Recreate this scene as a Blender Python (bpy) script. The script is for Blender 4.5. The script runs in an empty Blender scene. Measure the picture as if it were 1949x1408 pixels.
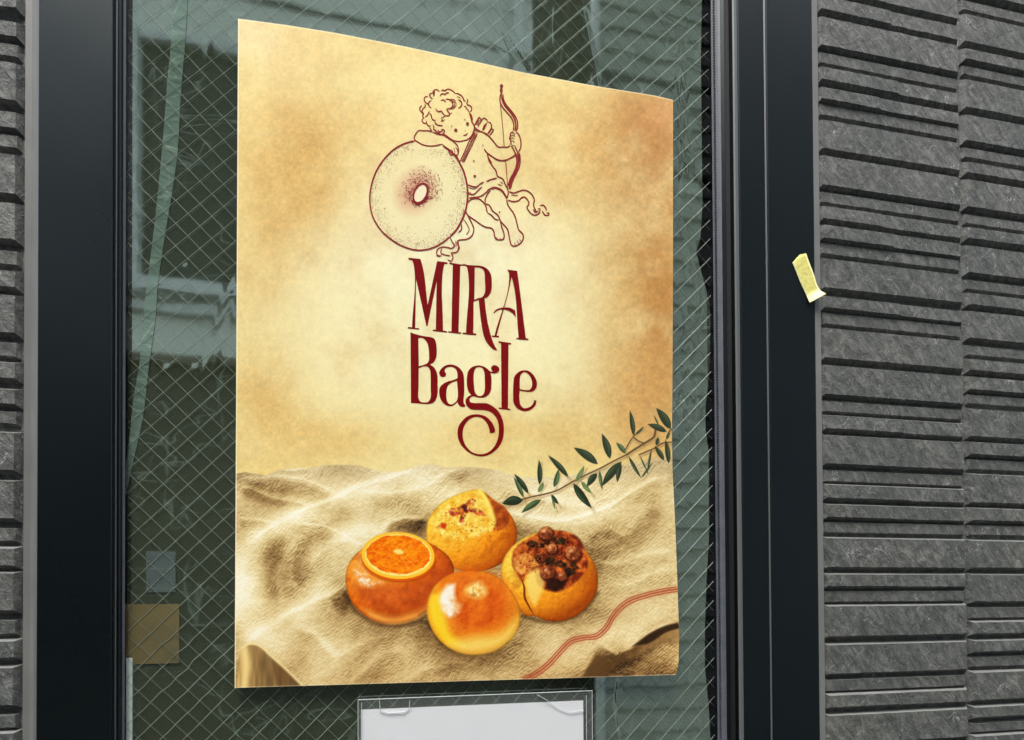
import bpy, bmesh, math, random
import numpy as np
from mathutils import Matrix, Vector, noise as mnoise, geometry
R = math.radians
sc = bpy.context.scene
COL = sc.collection
rnd = random.Random(7)

# ------------------------------------------------------------------ camera, sky, sun, exposure
# metres; X runs along the facade, Y into the building (glass face at Y = 0), Z up, 0 at the poster's foot
CAM = np.array([0.1959, -0.7837, 0.1088])
YAW, PITCH, ROLL, FPX, SY = 0.195612, 0.011563, -0.00544860, 1113.577, 1127.274
fw = np.array([math.sin(YAW)*math.cos(PITCH), math.cos(YAW)*math.cos(PITCH), math.sin(PITCH)])
r0 = np.array([math.cos(YAW), -math.sin(YAW), 0.0]); u0 = np.cross(r0, fw)
rt = r0*math.cos(ROLL) + u0*math.sin(ROLL); up = -r0*math.sin(ROLL) + u0*math.cos(ROLL)
cd = bpy.data.cameras.new('camera'); cam = bpy.data.objects.new('camera', cd); COL.objects.link(cam)
M = Matrix.Identity(4)
for i in range(3):
    M[i][0], M[i][1], M[i][2], M[i][3] = rt[i], up[i], -fw[i], CAM[i]
cam.matrix_world = M
cd.sensor_width = 36.0; cd.sensor_fit = 'HORIZONTAL'; cd.lens = FPX/1949*36
cd.shift_x = 0.0; cd.shift_y = (SY-704)/1949
cd.clip_start = 0.02; cd.clip_end = 200
sc.camera = cam

SUN_EL, SUN_AZ = R(66), R(200)          # azimuth clockwise from +Y
w = bpy.data.worlds.new('World'); sc.world = w; w.use_nodes = True
wn = w.node_tree.nodes; wl = w.node_tree.links
sky = wn.new('ShaderNodeTexSky'); sky.sky_type = 'NISHITA'; sky.sun_disc = False
sky.sun_elevation = SUN_EL; sky.sun_rotation = SUN_AZ; sky.dust_density = 4.0; sky.air_density = 0.9; sky.ozone_density = 0.6
bg = wn['Background']; bg.inputs['Strength'].default_value = 0.15
hs = wn.new('ShaderNodeHueSaturation'); hs.inputs['Saturation'].default_value = 0.42      # thin overcast: paler than a clear sky
wl.new(sky.outputs[0], hs.inputs['Color']); wl.new(hs.outputs[0], bg.inputs[0])
sd = bpy.data.lights.new('sun', 'SUN'); sd.energy = 1.1; sd.angle = R(24); sd.color = (1.0, 0.965, 0.91)
so = bpy.data.objects.new('sun', sd); COL.objects.link(so)
sdir = Vector((math.sin(SUN_AZ)*math.cos(SUN_EL), math.cos(SUN_AZ)*math.cos(SUN_EL), math.sin(SUN_EL)))
so.rotation_euler = sdir.to_track_quat('Z', 'Y').to_euler(); so.location = sdir*20
vs = sc.view_settings
vs.view_transform = 'Standard'; vs.look = 'None'; vs.gamma = 1.0; vs.exposure = 1.62; vs.use_curve_mapping = False

# ------------------------------------------------------------------ helpers
def at(px, Y=0.0):
    """points of the plane Y = const seen at photograph pixels px (n, 2)"""
    px = np.atleast_2d(np.asarray(px, float))
    d = fw + np.outer((px[:, 0]-974.5)/FPX, rt) - np.outer((px[:, 1]-SY)/FPX, up)
    Y = np.broadcast_to(np.asarray(Y, float), (len(px),))
    t = (Y-CAM[1])/d[:, 1]
    return CAM + d*t[:, None]
def atx(x, Y, y=704): return float(at([(x, y)], Y)[0, 0])
def atz(x, y, Y): return float(at([(x, y)], Y)[0, 2])

def lin(c):
    c = np.asarray(c, float)/255.0
    return np.where(c <= 0.04045, c/12.92, ((c+0.055)/1.055)**2.4)

def mat(name, base=(0.5, 0.5, 0.5), rough=0.5, **kw):
    m = bpy.data.materials.new(name); m.use_nodes = True
    b = m.node_tree.nodes['Principled BSDF']
    b.inputs['Base Color'].default_value = (*base, 1); b.inputs['Roughness'].default_value = rough
    for k, v in kw.items():
        b.inputs[k.replace('_', ' ')].default_value = v
    return m
def N(m, t, **kw):
    n = m.node_tree.nodes.new(t)
    for k, v in kw.items():
        if hasattr(n, k): setattr(n, k, v)
        else: n.inputs[k].default_value = v
    return n
def L(m, a, b): m.node_tree.links.new(a, b)
def ramp(m, src, stops):
    r = N(m, 'ShaderNodeValToRGB'); e = r.color_ramp.elements
    while len(e) < len(stops): e.new(0.5)
    for q, (p, c) in zip(e, stops):
        q.position = p; q.color = (*c, 1) if len(c) == 3 else c
    L(m, src, r.inputs[0]); return r.outputs[0]
def coords(m, scale=(1, 1, 1), rot=(0, 0, 0)):
    tc = N(m, 'ShaderNodeTexCoord'); mp = N(m, 'ShaderNodeMapping')
    mp.vector_type = 'TEXTURE'          # rotate first, then stretch along the turned axes
    mp.inputs['Scale'].default_value = [1/s for s in scale]; mp.inputs['Rotation'].default_value = rot
    L(m, tc.outputs['Object'], mp.inputs[0]); return mp.outputs[0]
def noise(m, vec, scale, detail=6, rough=0.55, dist=0.0):
    n = N(m, 'ShaderNodeTexNoise'); n.inputs['Scale'].default_value = scale; n.inputs['Detail'].default_value = detail
    n.inputs['Roughness'].default_value = rough; n.inputs['Distortion'].default_value = dist
    L(m, vec, n.inputs['Vector']); return n.outputs['Fac']
def bump(m, h, strength, dist, prev=None):
    b = N(m, 'ShaderNodeBump'); b.inputs['Strength'].default_value = strength; b.inputs['Distance'].default_value = dist
    L(m, h, b.inputs['Height'])
    if prev: L(m, prev, b.inputs['Normal'])
    return b.outputs[0]
def P(m): return m.node_tree.nodes['Principled BSDF']
def noisy(name, c0, c1, scale, rough=0.6, bs=0.2, bd=0.001, r1=None, **kw):
    """a surface whose colour wanders between c0 and c1, with a little relief"""
    m = mat(name, c0, rough, **kw); v = coords(m)
    n = noise(m, v, scale)
    L(m, ramp(m, n, [(0.3, c0), (0.7, c1)]), P(m).inputs['Base Color'])
    if bs: L(m, bump(m, noise(m, v, scale*8), bs, bd), P(m).inputs['Normal'])
    if r1 is not None:
        L(m, ramp(m, noise(m, v, scale*0.6), [(0.3, (rough,)*3), (0.7, (r1,)*3)]), P(m).inputs['Roughness'])
    return m

def setp(o, label=None, cat=None, group=None, kind=None):
    if label: o['label'] = label
    if cat: o['category'] = cat
    if group: o['group'] = group
    if kind: o['kind'] = kind
    return o
def mesh_obj(name, verts, faces, m, parent=None, smooth=False):
    me = bpy.data.meshes.new(name); me.from_pydata([tuple(map(float, v)) for v in verts], [], faces)
    if smooth: me.polygons.foreach_set('use_smooth', [True]*len(me.polygons))
    me.materials.append(m); me.update()
    o = bpy.data.objects.new(name, me); COL.objects.link(o)
    if parent is not None: attach(o, parent)
    return o
def attach(o, parent):
    """parent o, whose mesh is in world coordinates, keeping it in place"""
    o.parent = parent; o.matrix_parent_inverse = Matrix.Translation(-Vector(parent.location))
def empty(name, loc=(0, 0, 0)):
    o = bpy.data.objects.new(name, None); COL.objects.link(o); o.location = loc; o.empty_display_size = 0.05; return o
class MB:
    """collects pieces of ONE mesh"""
    def __init__(s): s.v = []; s.f = []
    def add(s, v, f):
        n = len(s.v); s.v += [tuple(map(float, q)) for q in v]; s.f += [tuple(i+n for i in q) for q in f]
    def box(s, x0, x1, y0, y1, z0, z1):
        s.add([(x0, y0, z0), (x1, y0, z0), (x1, y1, z0), (x0, y1, z0), (x0, y0, z1), (x1, y0, z1), (x1, y1, z1), (x0, y1, z1)],
              [(0, 3, 2, 1), (4, 5, 6, 7), (0, 1, 5, 4), (1, 2, 6, 5), (2, 3, 7, 6), (3, 0, 4, 7)])
    def extrude(s, prof, z0, z1):
        """closed XY profile, counter-clockwise from above, between heights"""
        n = len(prof)
        s.add([(x, y, z0) for x, y in prof]+[(x, y, z1) for x, y in prof],
              [(i, (i+1) % n, n+(i+1) % n, n+i) for i in range(n)]+[tuple(range(n))[::-1], tuple(range(n, 2*n))])
    def tube(s, pts, r, seg=6):
        pts = [Vector(p) for p in pts]; rings = []
        for i, p in enumerate(pts):
            t = (pts[min(i+1, len(pts)-1)]-pts[max(i-1, 0)]).normalized()
            a = t.cross(Vector((0.13, 0.9, 0.27))).normalized(); b = t.cross(a)
            rr = r[i] if hasattr(r, '__len__') else r
            rings.append([p+(a*math.cos(k*2*math.pi/seg)+b*math.sin(k*2*math.pi/seg))*rr for k in range(seg)])
        v = [q for g in rings for q in g]
        f = [(i*seg+k, i*seg+(k+1) % seg, (i+1)*seg+(k+1) % seg, (i+1)*seg+k) for i in range(len(pts)-1) for k in range(seg)]
        f += [tuple(range(seg))[::-1], tuple((len(pts)-1)*seg+k for k in range(seg))]
        s.add(v, f)
    def build(s, name, m, parent=None, smooth=False, bevel=0):
        o = mesh_obj(name, s.v, s.f, m, parent, smooth)
        if bevel:
            b = o.modifiers.new('bevel', 'BEVEL'); b.width = bevel; b.segments = 2; b.limit_method = 'ANGLE'; b.angle_limit = R(40)
        return o
def smooth_line(pts, step=3.0, closed=False, corner=52):
    """Catmull-Rom through pts; sharp turns stay corners"""
    P_ = [np.array(p, float) for p in pts]; n = len(P_)
    def tan(i):
        if closed: a, b = P_[(i-1) % n], P_[(i+1) % n]
        else:
            if i in (0, n-1): return None
            a, b = P_[i-1], P_[i+1]
        d0, d1 = P_[i]-a, b-P_[i]
        l0, l1 = np.hypot(*d0)+1e-9, np.hypot(*d1)+1e-9
        if np.dot(d0, d1)/(l0*l1) < math.cos(R(corner)): return None
        return (d0/l0+d1/l1)/2
    T = [tan(i) for i in range(n)]; out = []
    for i in range(n if closed else n-1):
        a, b = P_[i], P_[(i+1) % n]; ln = np.hypot(*(b-a)); ta, tb = T[i], T[(i+1) % n]
        ta = (b-a) if ta is None else ta*ln
        tb = (b-a) if tb is None else tb*ln
        k = max(1, int(ln/step))
        for j in range(k):
            t = j/k; h = t*t*(3-2*t)
            out.append(a*(2*t**3-3*t*t+1)+ta*(t**3-2*t*t+t)+b*h+tb*(t**3-t*t))
    if not closed: out.append(P_[-1])
    return np.array(out)

# ------------------------------------------------------------------ materials
GROUND = -1.46
m_slate = mat('slate_siding', (0.10, 0.10, 0.098), 0.62, Specular_IOR_Level=0.35)
v1 = coords(m_slate); v2 = coords(m_slate, (0.42, 1, 1), (0, R(52), 0)); v3 = coords(m_slate, (0.5, 1, 1), (0, R(-50), 0))
na = noise(m_slate, v2, 110, 9, 0.72, 0.5); nb = noise(m_slate, v3, 60, 4, 0.5, 0.25); nc = noise(m_slate, v1, 480, 3, 0.6); nd = noise(m_slate, v1, 7, 4)
col = ramp(m_slate, na, [(0.33, (0.046, 0.051, 0.047)), (0.50, (0.092, 0.098, 0.091)), (0.68, (0.18, 0.186, 0.174))])
mx = N(m_slate, 'ShaderNodeMix', data_type='RGBA', blend_type='MULTIPLY'); mx.inputs[0].default_value = 0.7
L(m_slate, col, mx.inputs[6]); L(m_slate, ramp(m_slate, nd, [(0.3, (0.75, 0.78, 0.8)), (0.7, (1.15, 1.12, 1.08))]), mx.inputs[7])
# pale mineral veins and specks in the printed face
vein = N(m_slate, 'ShaderNodeMath', operation='SUBTRACT'); L(m_slate, nb, vein.inputs[0]); vein.inputs[1].default_value = 0.5
va = N(m_slate, 'ShaderNodeMath', operation='ABSOLUTE'); L(m_slate, vein.outputs[0], va.inputs[0])
vm = ramp(m_slate, va.outputs[0], [(0.0, (1, 1, 1)), (0.014, (0, 0, 0))])
gate = ramp(m_slate, noise(m_slate, v1, 26, 3), [(0.58, (0, 0, 0)), (0.66, (1, 1, 1))])
vg = N(m_slate, 'ShaderNodeMath', operation='MULTIPLY'); L(m_slate, vm, vg.inputs[0]); L(m_slate, gate, vg.inputs[1])
sp = ramp(m_slate, nc, [(0.655, (0, 0, 0)), (0.685, (1, 1, 1))])
vs_ = N(m_slate, 'ShaderNodeMath', operation='MAXIMUM'); L(m_slate, vg.outputs[0], vs_.inputs[0]); L(m_slate, sp, vs_.inputs[1])
vmul = N(m_slate, 'ShaderNodeMath', operation='MULTIPLY'); L(m_slate, vs_.outputs[0], vmul.inputs[0]); vmul.inputs[1].default_value = 0.75
mx2 = N(m_slate, 'ShaderNodeMix', data_type='RGBA'); L(m_slate, vmul.outputs[0], mx2.inputs[0]); L(m_slate, mx.outputs[2], mx2.inputs[6]); mx2.inputs[7].default_value = (0.42, 0.43, 0.42, 1)
L(m_slate, mx2.outputs[2], P(m_slate).inputs['Base Color'])
b1 = bump(m_slate, na, 1.0, 0.0030); b2 = bump(m_slate, nb, 0.9, 0.0026, b1); b3 = bump(m_slate, nc, 0.8, 0.0009, b2)
L(m_slate, b3, P(m_slate).inputs['Normal'])
m_edge_ = noisy('siding_pressed_edge_lit', (0.15, 0.157, 0.148), (0.19, 0.197, 0.188), 60, 0.32, 0.25, 0.0004, Specular_IOR_Level=0.8)  # smooth pressed top bevels, painted paler to imitate light from above
m_groove = noisy('siding_groove', (0.075, 0.078, 0.08), (0.10, 0.102, 0.10), 40, 0.7)
m_caulk = noisy('grey_sealant', (0.135, 0.14, 0.135), (0.165, 0.17, 0.162), 12, 0.55, 0.15, 0.0004)
m_black = noisy('dark_anodised_aluminium', (0.0030, 0.0050, 0.0058), (0.0045, 0.0068, 0.0076), 4, 0.25, 0.04, 0.0002, r1=0.33, Specular_IOR_Level=0.36, Specular_Tint=(0.75, 0.93, 1.0, 1))
m_trim = mat('frame_joint_highlight_trim', (0.12, 0.13, 0.13), 0.4, Metallic=0.2)  # joint strips paler than the frame, imitating edges that catch light
m_gasket = noisy('grey_gasket', (0.065, 0.072, 0.088), (0.09, 0.098, 0.115), 60, 0.5)
m_blackgap = mat('recess_shade_black', (0.006, 0.006, 0.008), 0.7)
m_wire = mat('glass_wire', (0.28, 0.31, 0.27), 0.45, Metallic=0.1)
m_wire2 = mat('glass_wire_shaded', (0.16, 0.18, 0.155), 0.5, Metallic=0.1)  # darker wire copy: weaker light along this diagonal put into its colour

def front_fresnel(m, ior):
    """surface reflection on the outer side of a thin clear sheet only"""
    f = N(m, 'ShaderNodeFresnel', IOR=ior); ge = N(m, 'ShaderNodeNewGeometry'); s = N(m, 'ShaderNodeMath', operation='SUBTRACT'); s.inputs[0].default_value = 1.0
    L(m, ge.outputs['Backfacing'], s.inputs[1]); k = N(m, 'ShaderNodeMath', operation='MULTIPLY'); L(m, f.outputs[0], k.inputs[0]); L(m, s.outputs[0], k.inputs[1]); return k
m_glass = bpy.data.materials.new('window_glass'); m_glass.use_nodes = True
nt = m_glass.node_tree; nt.nodes.remove(nt.nodes['Principled BSDF'])
fr = front_fresnel(m_glass, 1.52); tr = N(m_glass, 'ShaderNodeBsdfTransparent'); tr.inputs[0].default_value = (0.94, 0.975, 0.955, 1)
gl = N(m_glass, 'ShaderNodeBsdfGlossy'); gl.inputs['Roughness'].default_value = 0.0
mxs = N(m_glass, 'ShaderNodeMixShader'); L(m_glass, fr.outputs[0], mxs.inputs[0]); L(m_glass, tr.outputs[0], mxs.inputs[1]); L(m_glass, gl.outputs[0], mxs.inputs[2])
L(m_glass, mxs.outputs[0], nt.nodes['Material Output'].inputs[0])

def film_mat(name, diff, trans, refl, tint, bstr):
    """crinkled plastic sheeting: part mirror, part tinted, part see-through"""
    m = bpy.data.materials.new(name); m.use_nodes = True; t = m.node_tree; t.nodes.remove(t.nodes['Principled BSDF'])
    v = coords(m, (1, 1, 1)); vh = coords(m, (0.35, 1, 1.6), (0, R(8), 0))
    n1 = noise(m, vh, 34, 3, 0.5, 1.2); n2 = noise(m, v, 9, 2, 0.5, 0.5)
    bb2 = bump(m, n2, bstr*0.7, 0.006); bb = bump(m, n1, bstr*8, 0.003, bb2)
    def creases(vec, sc, seedd, wd):
        n = noise(m, vec, sc, 2, 0.45, seedd); a_ = N(m, 'ShaderNodeMath', operation='SUBTRACT'); L(m, n, a_.inputs[0]); a_.inputs[1].default_value = 0.5
        b_ = N(m, 'ShaderNodeMath', operation='ABSOLUTE'); L(m, a_.outputs[0], b_.inputs[0]); return ramp(m, b_.outputs[0], [(0.0, (1, 1, 1)), (wd, (0, 0, 0))])
    va_ = coords(m, (0.30, 1, 1), (0, R(-6), 0)); vb_ = coords(m, (1, 1, 0.22), (0, R(14), 0))
    k1 = creases(va_, 26, 0.8, 0.016); k2 = creases(vb_, 17, 0.6, 0.010)
    gt = ramp(m, noise(m, v, 15, 2), [(0.38, (0, 0, 0)), (0.55, (1, 1, 1))])
    km = N(m, 'ShaderNodeMath', operation='MAXIMUM'); L(m, k1, km.inputs[0]); L(m, k2, km.inputs[1])
    kg = N(m, 'ShaderNodeMath', operation='MULTIPLY'); L(m, km.outputs[0], kg.inputs[0]); L(m, gt, kg.inputs[1])
    kh = N(m, 'ShaderNodeMath', operation='MULTIPLY'); L(m, kg.outputs[0], kh.inputs[0]); kh.inputs[1].default_value = 0.85
    dc = N(m, 'ShaderNodeMix', data_type='RGBA'); L(m, kh.outputs[0], dc.inputs[0]); dc.inputs[6].default_value = (*diff, 1); dc.inputs[7].default_value = (0.36, 0.42, 0.36, 1)
    d = N(m, 'ShaderNodeBsdfDiffuse'); L(m, dc.outputs[2], d.inputs[0])
    g = N(m, 'ShaderNodeBsdfGlossy'); g.inputs['Color'].default_value = (*tint, 1); g.inputs['Roughness'].default_value = 0.035
    tp = N(m, 'ShaderNodeBsdfTransparent'); tp.inputs[0].default_value = (0.86, 0.93, 0.88, 1)
    L(m, bb, d.inputs['Normal']); L(m, bb2, g.inputs['Normal'])
    a = N(m, 'ShaderNodeMixShader'); a.inputs[0].default_value = trans; L(m, d.outputs[0], a.inputs[1]); L(m, tp.outputs[0], a.inputs[2])
    b = N(m, 'ShaderNodeMixShader'); b.inputs[0].default_value = refl; L(m, a.outputs[0], b.inputs[1]); L(m, g.outputs[0], b.inputs[2])
    L(m, b.outputs[0], t.nodes['Material Output'].inputs[0]); return m
m_film = film_mat('green_plastic_sheeting', (0.118, 0.130, 0.080), 0.45, 0.44, (0.92, 0.985, 0.91), 0.012)
m_note = film_mat('translucent_paper', (0.20, 0.22, 0.23), 0.55, 0.05, (0.9, 0.95, 0.95), 0.02)
m_fold = film_mat('folded_plastic_strip', (0.19, 0.25, 0.21), 0.12, 0.15, (0.85, 1.0, 0.92), 0.12)

# ------------------------------------------------------------------ the street and the houses across it
m_asph = noisy('street_asphalt', (0.045, 0.045, 0.047), (0.07, 0.07, 0.07), 3, 0.85, 0.5, 0.004)
m_pave = noisy('pavement_concrete', (0.15, 0.15, 0.145), (0.21, 0.205, 0.2), 2, 0.85, 0.3, 0.002)
mb = MB(); mb.box(-40, 40, -40, 0.3, GROUND-0.3, GROUND); o = mb.build('road', m_asph); setp(o, kind='structure')
mb = MB(); mb.box(-40, 40, -0.9, -0.02, GROUND-0.05, GROUND+0.11); o = mb.build('pavement', m_pave, bevel=0.01); setp(o, kind='structure')
D = 3.6
def mir(px, py, dd=D): q = at([(px, py)], dd)[0]; return q[0], q[2]
m_render = noisy('pale_render', (0.76, 0.78, 0.75), (0.86, 0.87, 0.84), 1.2, 0.85, 0.4, 0.004)
m_pale2 = noisy('grey_render', (0.34, 0.36, 0.34), (0.44, 0.45, 0.42), 1.2, 0.85, 0.4, 0.004)
m_dkwall = noisy('dark_brown_wall', (0.045, 0.04, 0.032), (0.07, 0.06, 0.045), 1.5, 0.8, 0.4, 0.004)
m_pane = mat('house_window_glass', (0.03, 0.034, 0.032), 0.3, Specular_IOR_Level=0.2)
m_alu = noisy('window_aluminium', (0.62, 0.63, 0.66), (0.72, 0.73, 0.75), 5, 0.4, 0.05, 0.0003)
m_brown = mat('brown_flashing', (0.12, 0.085, 0.06), 0.6)
m_pipe = noisy('white_pipe', (0.72, 0.74, 0.75), (0.8, 0.82, 0.83), 4, 0.45, 0.05, 0.0005)
m_cable = mat('cable_sheath', (0.02, 0.02, 0.02), 0.6)
TOP = 5.3
house = empty('house', (0, -D, GROUND))
setp(house, 'pale rendered house across the street with a wide upper window', 'house')
xl, zt = mir(243, 50); zl = mir(345, 70)[1]; zb = mir(345, 556)[1]; zc = mir(345, 678)[1]
xr_pipe = mir(985, 90)[0]
HL, HR = -7.0, xr_pipe+0.12
mb = MB(); WL, WR = mir(243, 300)[0], -0.35
mb.box(HL, WL, -D-0.2, -D, zb, zl); mb.box(WR, HR, -D-0.2, -D, zb, zl)
mb.box(HL, HR, -D-0.2, -D, zl, TOP); mb.box(HL, HR, -D-0.2, -D, zc, zb)
for k, z in enumerate((zl+0.62, zl+0.74)): mb.box(HL, HR, -D, -D+0.012, z, z+0.02)
mb.build('wall', m_render, house)
mb = MB(); mb.box(HL, HR, -D-0.2, -D-0.03, GROUND, zc-0.03); mb.build('shopfront_wall', m_dkwall, house)
mb = MB(); mb.box(HL, HR, -D-0.05, -D+0.05, zc-0.05, zc); mb.build('flashing', m_brown, house)
mb = MB(); mb.box(HL, HR, -D-0.5, -D+0.1, TOP, TOP+0.12); mb.build('roof', m_dkwall, house)
wnd = MB(); t = 0.075
wnd.box(WL, WL+t, -D-0.06, -D+0.05, zb, zl); wnd.box(WR-t, WR, -D-0.06, -D+0.05, zb, zl)
wnd.box(WL+t, WR-t, -D-0.06, -D+0.05, zb, zb+t); wnd.box(WL+t, WR-t, -D-0.06, -D+0.03, zl-0.05, zl)
wo = wnd.build('window', m_alu, house)
g = MB(); g.box(WL+t, WR-t, -D-0.05, -D-0.03, zb+t, zl-0.05); g.build('pane', m_pane, wo)
wo.children[0].matrix_parent_inverse = Matrix.Identity(4)
g = MB(); g.box(WL-0.05, WR+0.05, -D, -D+0.11, zb-0.045, zb-0.005); g.box(WL-0.05, WR+0.05, -D, -D+0.06, zb-0.16, zb-0.10); o = g.build('sill', m_alu, wo)
for c in wo.children: c.matrix_parent_inverse = Matrix.Identity(4)
pp = MB(); px_ = xr_pipe
pp.tube([(px_, -D+0.08, 1.0), (px_, -D+0.08, TOP)], 0.045, 12)
pp.box(px_-0.085, px_+0.085, -D+0.005, -D+0.15, mir(985, 105)[1]-0.12, mir(985, 105)[1]+0.05)
o = pp.build('downpipe', m_pipe); setp(o, 'white rainwater downpipe on the pale house across the street', 'downpipe')
# the neighbour, set back, clad in weathered boards
h2 = empty('house', (4, -D-0.5, GROUND)); setp(h2, 'grey weatherboarded house next to the downpipe across the street', 'house')
mb = MB(); X0, X1 = mir(1140, 60, D+0.45)[0], 9.0
for z in np.arange(GROUND, 6.4, 0.2):
    n = len(mb.v); y0, y1 = -D-0.45, -D-0.42
    mb.add([(X0, y1, z), (X1, y1, z), (X1, y0, z+0.2), (X0, y0, z+0.2), (X0, y0-0.1, z), (X1, y0-0.1, z), (X1, y0-0.1, z+0.2), (X0, y0-0.1, z+0.2)],
           [(0, 1, 2, 3), (4, 5, 1, 0), (3, 2, 6, 7), (5, 4, 7, 6), (0, 3, 7, 4), (1, 5, 6, 2)])
mb.build('wall', m_pale2, h2)
mb = MB(); mb.box(HR, X1, -D-1.1, -D-0.9, GROUND, 6.4); mb.build('rear_wall', m_dkwall, h2)
mb = MB(); mb.box(X0-0.1, X1, -D-0.9, -D-0.2, 6.4, 6.5); mb.build('roof', m_dkwall, h2)
mb = MB(); mb.tube([(X0-0.06, -D-0.36, GROUND), (X0-0.06, -D-0.36, 6.3)], 0.04, 10); o = mb.build('drainpipe', m_alu, h2)
def cable(a, b, sag, r, lab):
    a, b = Vector(a), Vector(b); mb = MB()
    mb.tube([a.lerp(b, k/16)-Vector((0, 0, sag*4*(k/16)*(1-k/16))) for k in range(17)], r, 6)
    o = mb.build('cable', m_cable, None, True); setp(o, lab, 'cable', 'cables strung across the street front')
c1, c2 = mir(1030, 0, 2.4), mir(1235, 175, 2.4)
cable((c1[0]-0.5, -2.4, c1[1]+0.45), (c2[0]+0.5, -2.4, c2[1]-0.6), 0.02, 0.014, 'thick slanting black cable over the street')
for k, (a, b) in enumerate([((480, 0), (1000, 78)), ((560, 8), (1010, 100))]):
    p, q = mir(*a, 3.3), mir(*b, 3.3)
    cable((p[0]-0.3, -3.3, p[1]+0.02), (q[0]+3.5, -3.3, q[1]-0.1), 0.03, 0.009, ['upper thin cable along the pale house', 'lower thin cable along the pale house'][k])

# ------------------------------------------------------------------ our facade: siding
YB = -0.006
YT = dict(T=-0.0142, m=-0.0148, t=-0.0105)
def tile(mb, x0, x1, z0, z1, kind, seed):
    """split-stone tile: rough face, bevelled ends, deep undercut below"""
    yf = YT[kind]; dp = YB-yf
    bx, bt, bb = 0.0065 if kind != 't' else 0.004, 0.0036*dp/0.0085, 0.0060*dp/0.0085
    nx = max(4, int((x1-x0)/0.0055)); nz = max(3, int((z1-z0)/0.0055)); amp = dict(T=0.0007, m=0.0009, t=0.0004)[kind]
    g = np.zeros((nz+1, nx+1), int); V = []; cut = x0+(x1-x0)*(0.42+0.2*((seed*7) % 5)/5)
    for j in range(nz+1):
        for i in range(nx+1):
            x = x0+(x1-x0)*i/nx; z = z0+(z1-z0)*j/nz
            q = Vector((x*70+z*40, seed*3.7, z*34-x*20)); n = mnoise.fractal(q, 0.8, 2.1, 4)*0.6
            y = yf+n*amp
            if kind == 'm' and x > cut: y += 0.0013
            jx = mnoise.noise(Vector((x*150, seed*1.3, j*5.1)))
            if j == 0: z += 0.0006*jx+(0.0010 if (kind == 'm' and x > cut) else 0)*-1+0.0005*mnoise.noise(Vector((x*420, seed, 1)))
            if j == nz: z += 0.0002*jx
            V.append((x, y, z)); g[j, i] = len(V)-1
    F = [(g[j, i], g[j, i+1], g[j+1, i+1], g[j+1, i]) for j in range(nz) for i in range(nx)]
    ring = [g[0, i] for i in range(nx+1)]+[g[j, nx] for j in range(1, nz+1)]+[g[nz, i] for i in range(nx-1, -1, -1)]+[g[j, 0] for j in range(nz-1, 0, -1)]
    base = []
    for k in ring:
        x, y, z = V[k]; sx = (x-x0)/(x1-x0); j, i = divmod(k, nx+1)
        bxo = -bx if i == 0 else (bx if i == nx else 0); bzo = -bb if j == 0 else (bt if j == nz else 0)
        zb_ = z0 if j == 0 else (z1 if j == nz else z)
        base.append((x+bxo, YB+0.0005, zb_+bzo))
    n0 = len(V); V += base; n = len(ring)
    mb.edge = getattr(mb, 'edge', []); nf = len(mb.f)+len(F)
    F += [(ring[(k+1) % n], ring[k], n0+k, n0+(k+1) % n) for k in range(n)]
    mb.edge += range(nf+nx+nz, nf+2*nx+nz); mb.add(V, F)
PITCHX = 0.2638
c1rows = 'm -8 16.8|T 32.5 85|t 100.7 119.6|m 127 150|m 165.8 186.8|t 198.3 218.3|T 228 281.4|T 296 350.7|t 365.4 384.3|m 391.6 414.7|m 427.3 451.4|t 462 482|T 491.5 546|m 562.8 583.8|t 594.3 615.3|T 623.7 679.3|T 694.2 748.8|t 762.4 781.3|m 789.7 813.8|T 827.5 881|t 894.6 914.6|m 922 946.2|m 959.9 983|t 993.5 1012.3|T 1023.9 1078.5|m 1093 1115|t 1125.7 1144.6|T 1154 1211|T 1227.8 1282.4|t 1295 1314.9|m 1324.4 1346.4|T 1363 1418'
c2rows = 't 2 18.5|T 27 77.6|m 92 111|t 126 141.6|T 151 202.5|T 218 265.7|t 281.4 298|m 307.6 326.5|T 341 391.6|t 408.4 424|m 431.5 451.4|T 466.5 516.7|t 532.4 549|m 556.5 577.5|T 591 641.5|t 657.3 674|m 682.5 702.6|m 716 739.3|t 750 766.6|T 777 828.5|m 841 863|t 873.6 891.5|T 902 954.6|m 967 989|t 999.7 1016.5|T 1029 1079.5|T 1094 1144.6|t 1157 1175.3|m 1184.8 1205.8|m 1220.5 1240.4|t 1251 1268.7|T 1281 1332.7|m 1347.4 1366|t 1378 1393.6|T 1403 1453'
lrows = 'm -14 10|m 40 65|t 85 107|T 120 190|m 212 240|t 258 280|T 295 368|T 387 455|t 478 503|m 515 543|T 562 633|t 652 678|m 690 717|m 741 766|t 784 806|T 824 894|T 916 986|t 1006 1029|m 1044 1074|T 1091 1161|t 1181 1206|m 1221 1249|T 1271 1341|t 1361 1384|m 1396 1424'
def rows(txt, xp, ext=True):
    out = []
    for s in txt.split('|'):
        k, a, b = s.split(); out.append((k, atz(xp, float(b), YT[k]), atz(xp, float(a), YT[k])))
    H = dict(T=0.0445, m=0.0185, t=0.0155); seqs = ['t', 'm', 'm', 't', 'T', 'm', 't', 'T', 'T']
    z = out[-1][1]; k = 0
    while z > GROUND+0.2:
        s = seqs[k % 9]; k += 1; g = 0.0125 if s != 't' else 0.0105; out.append((s, z-g-H[s], z-g)); z = z-g-H[s]
    z = out[0][2]; k = 0
    while z < 1.75:
        s = seqs[::-1][k % 9]; k += 1; out.append((s, z+0.012, z+0.012+H[s])); z = z+0.012+H[s]
    return out
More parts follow.
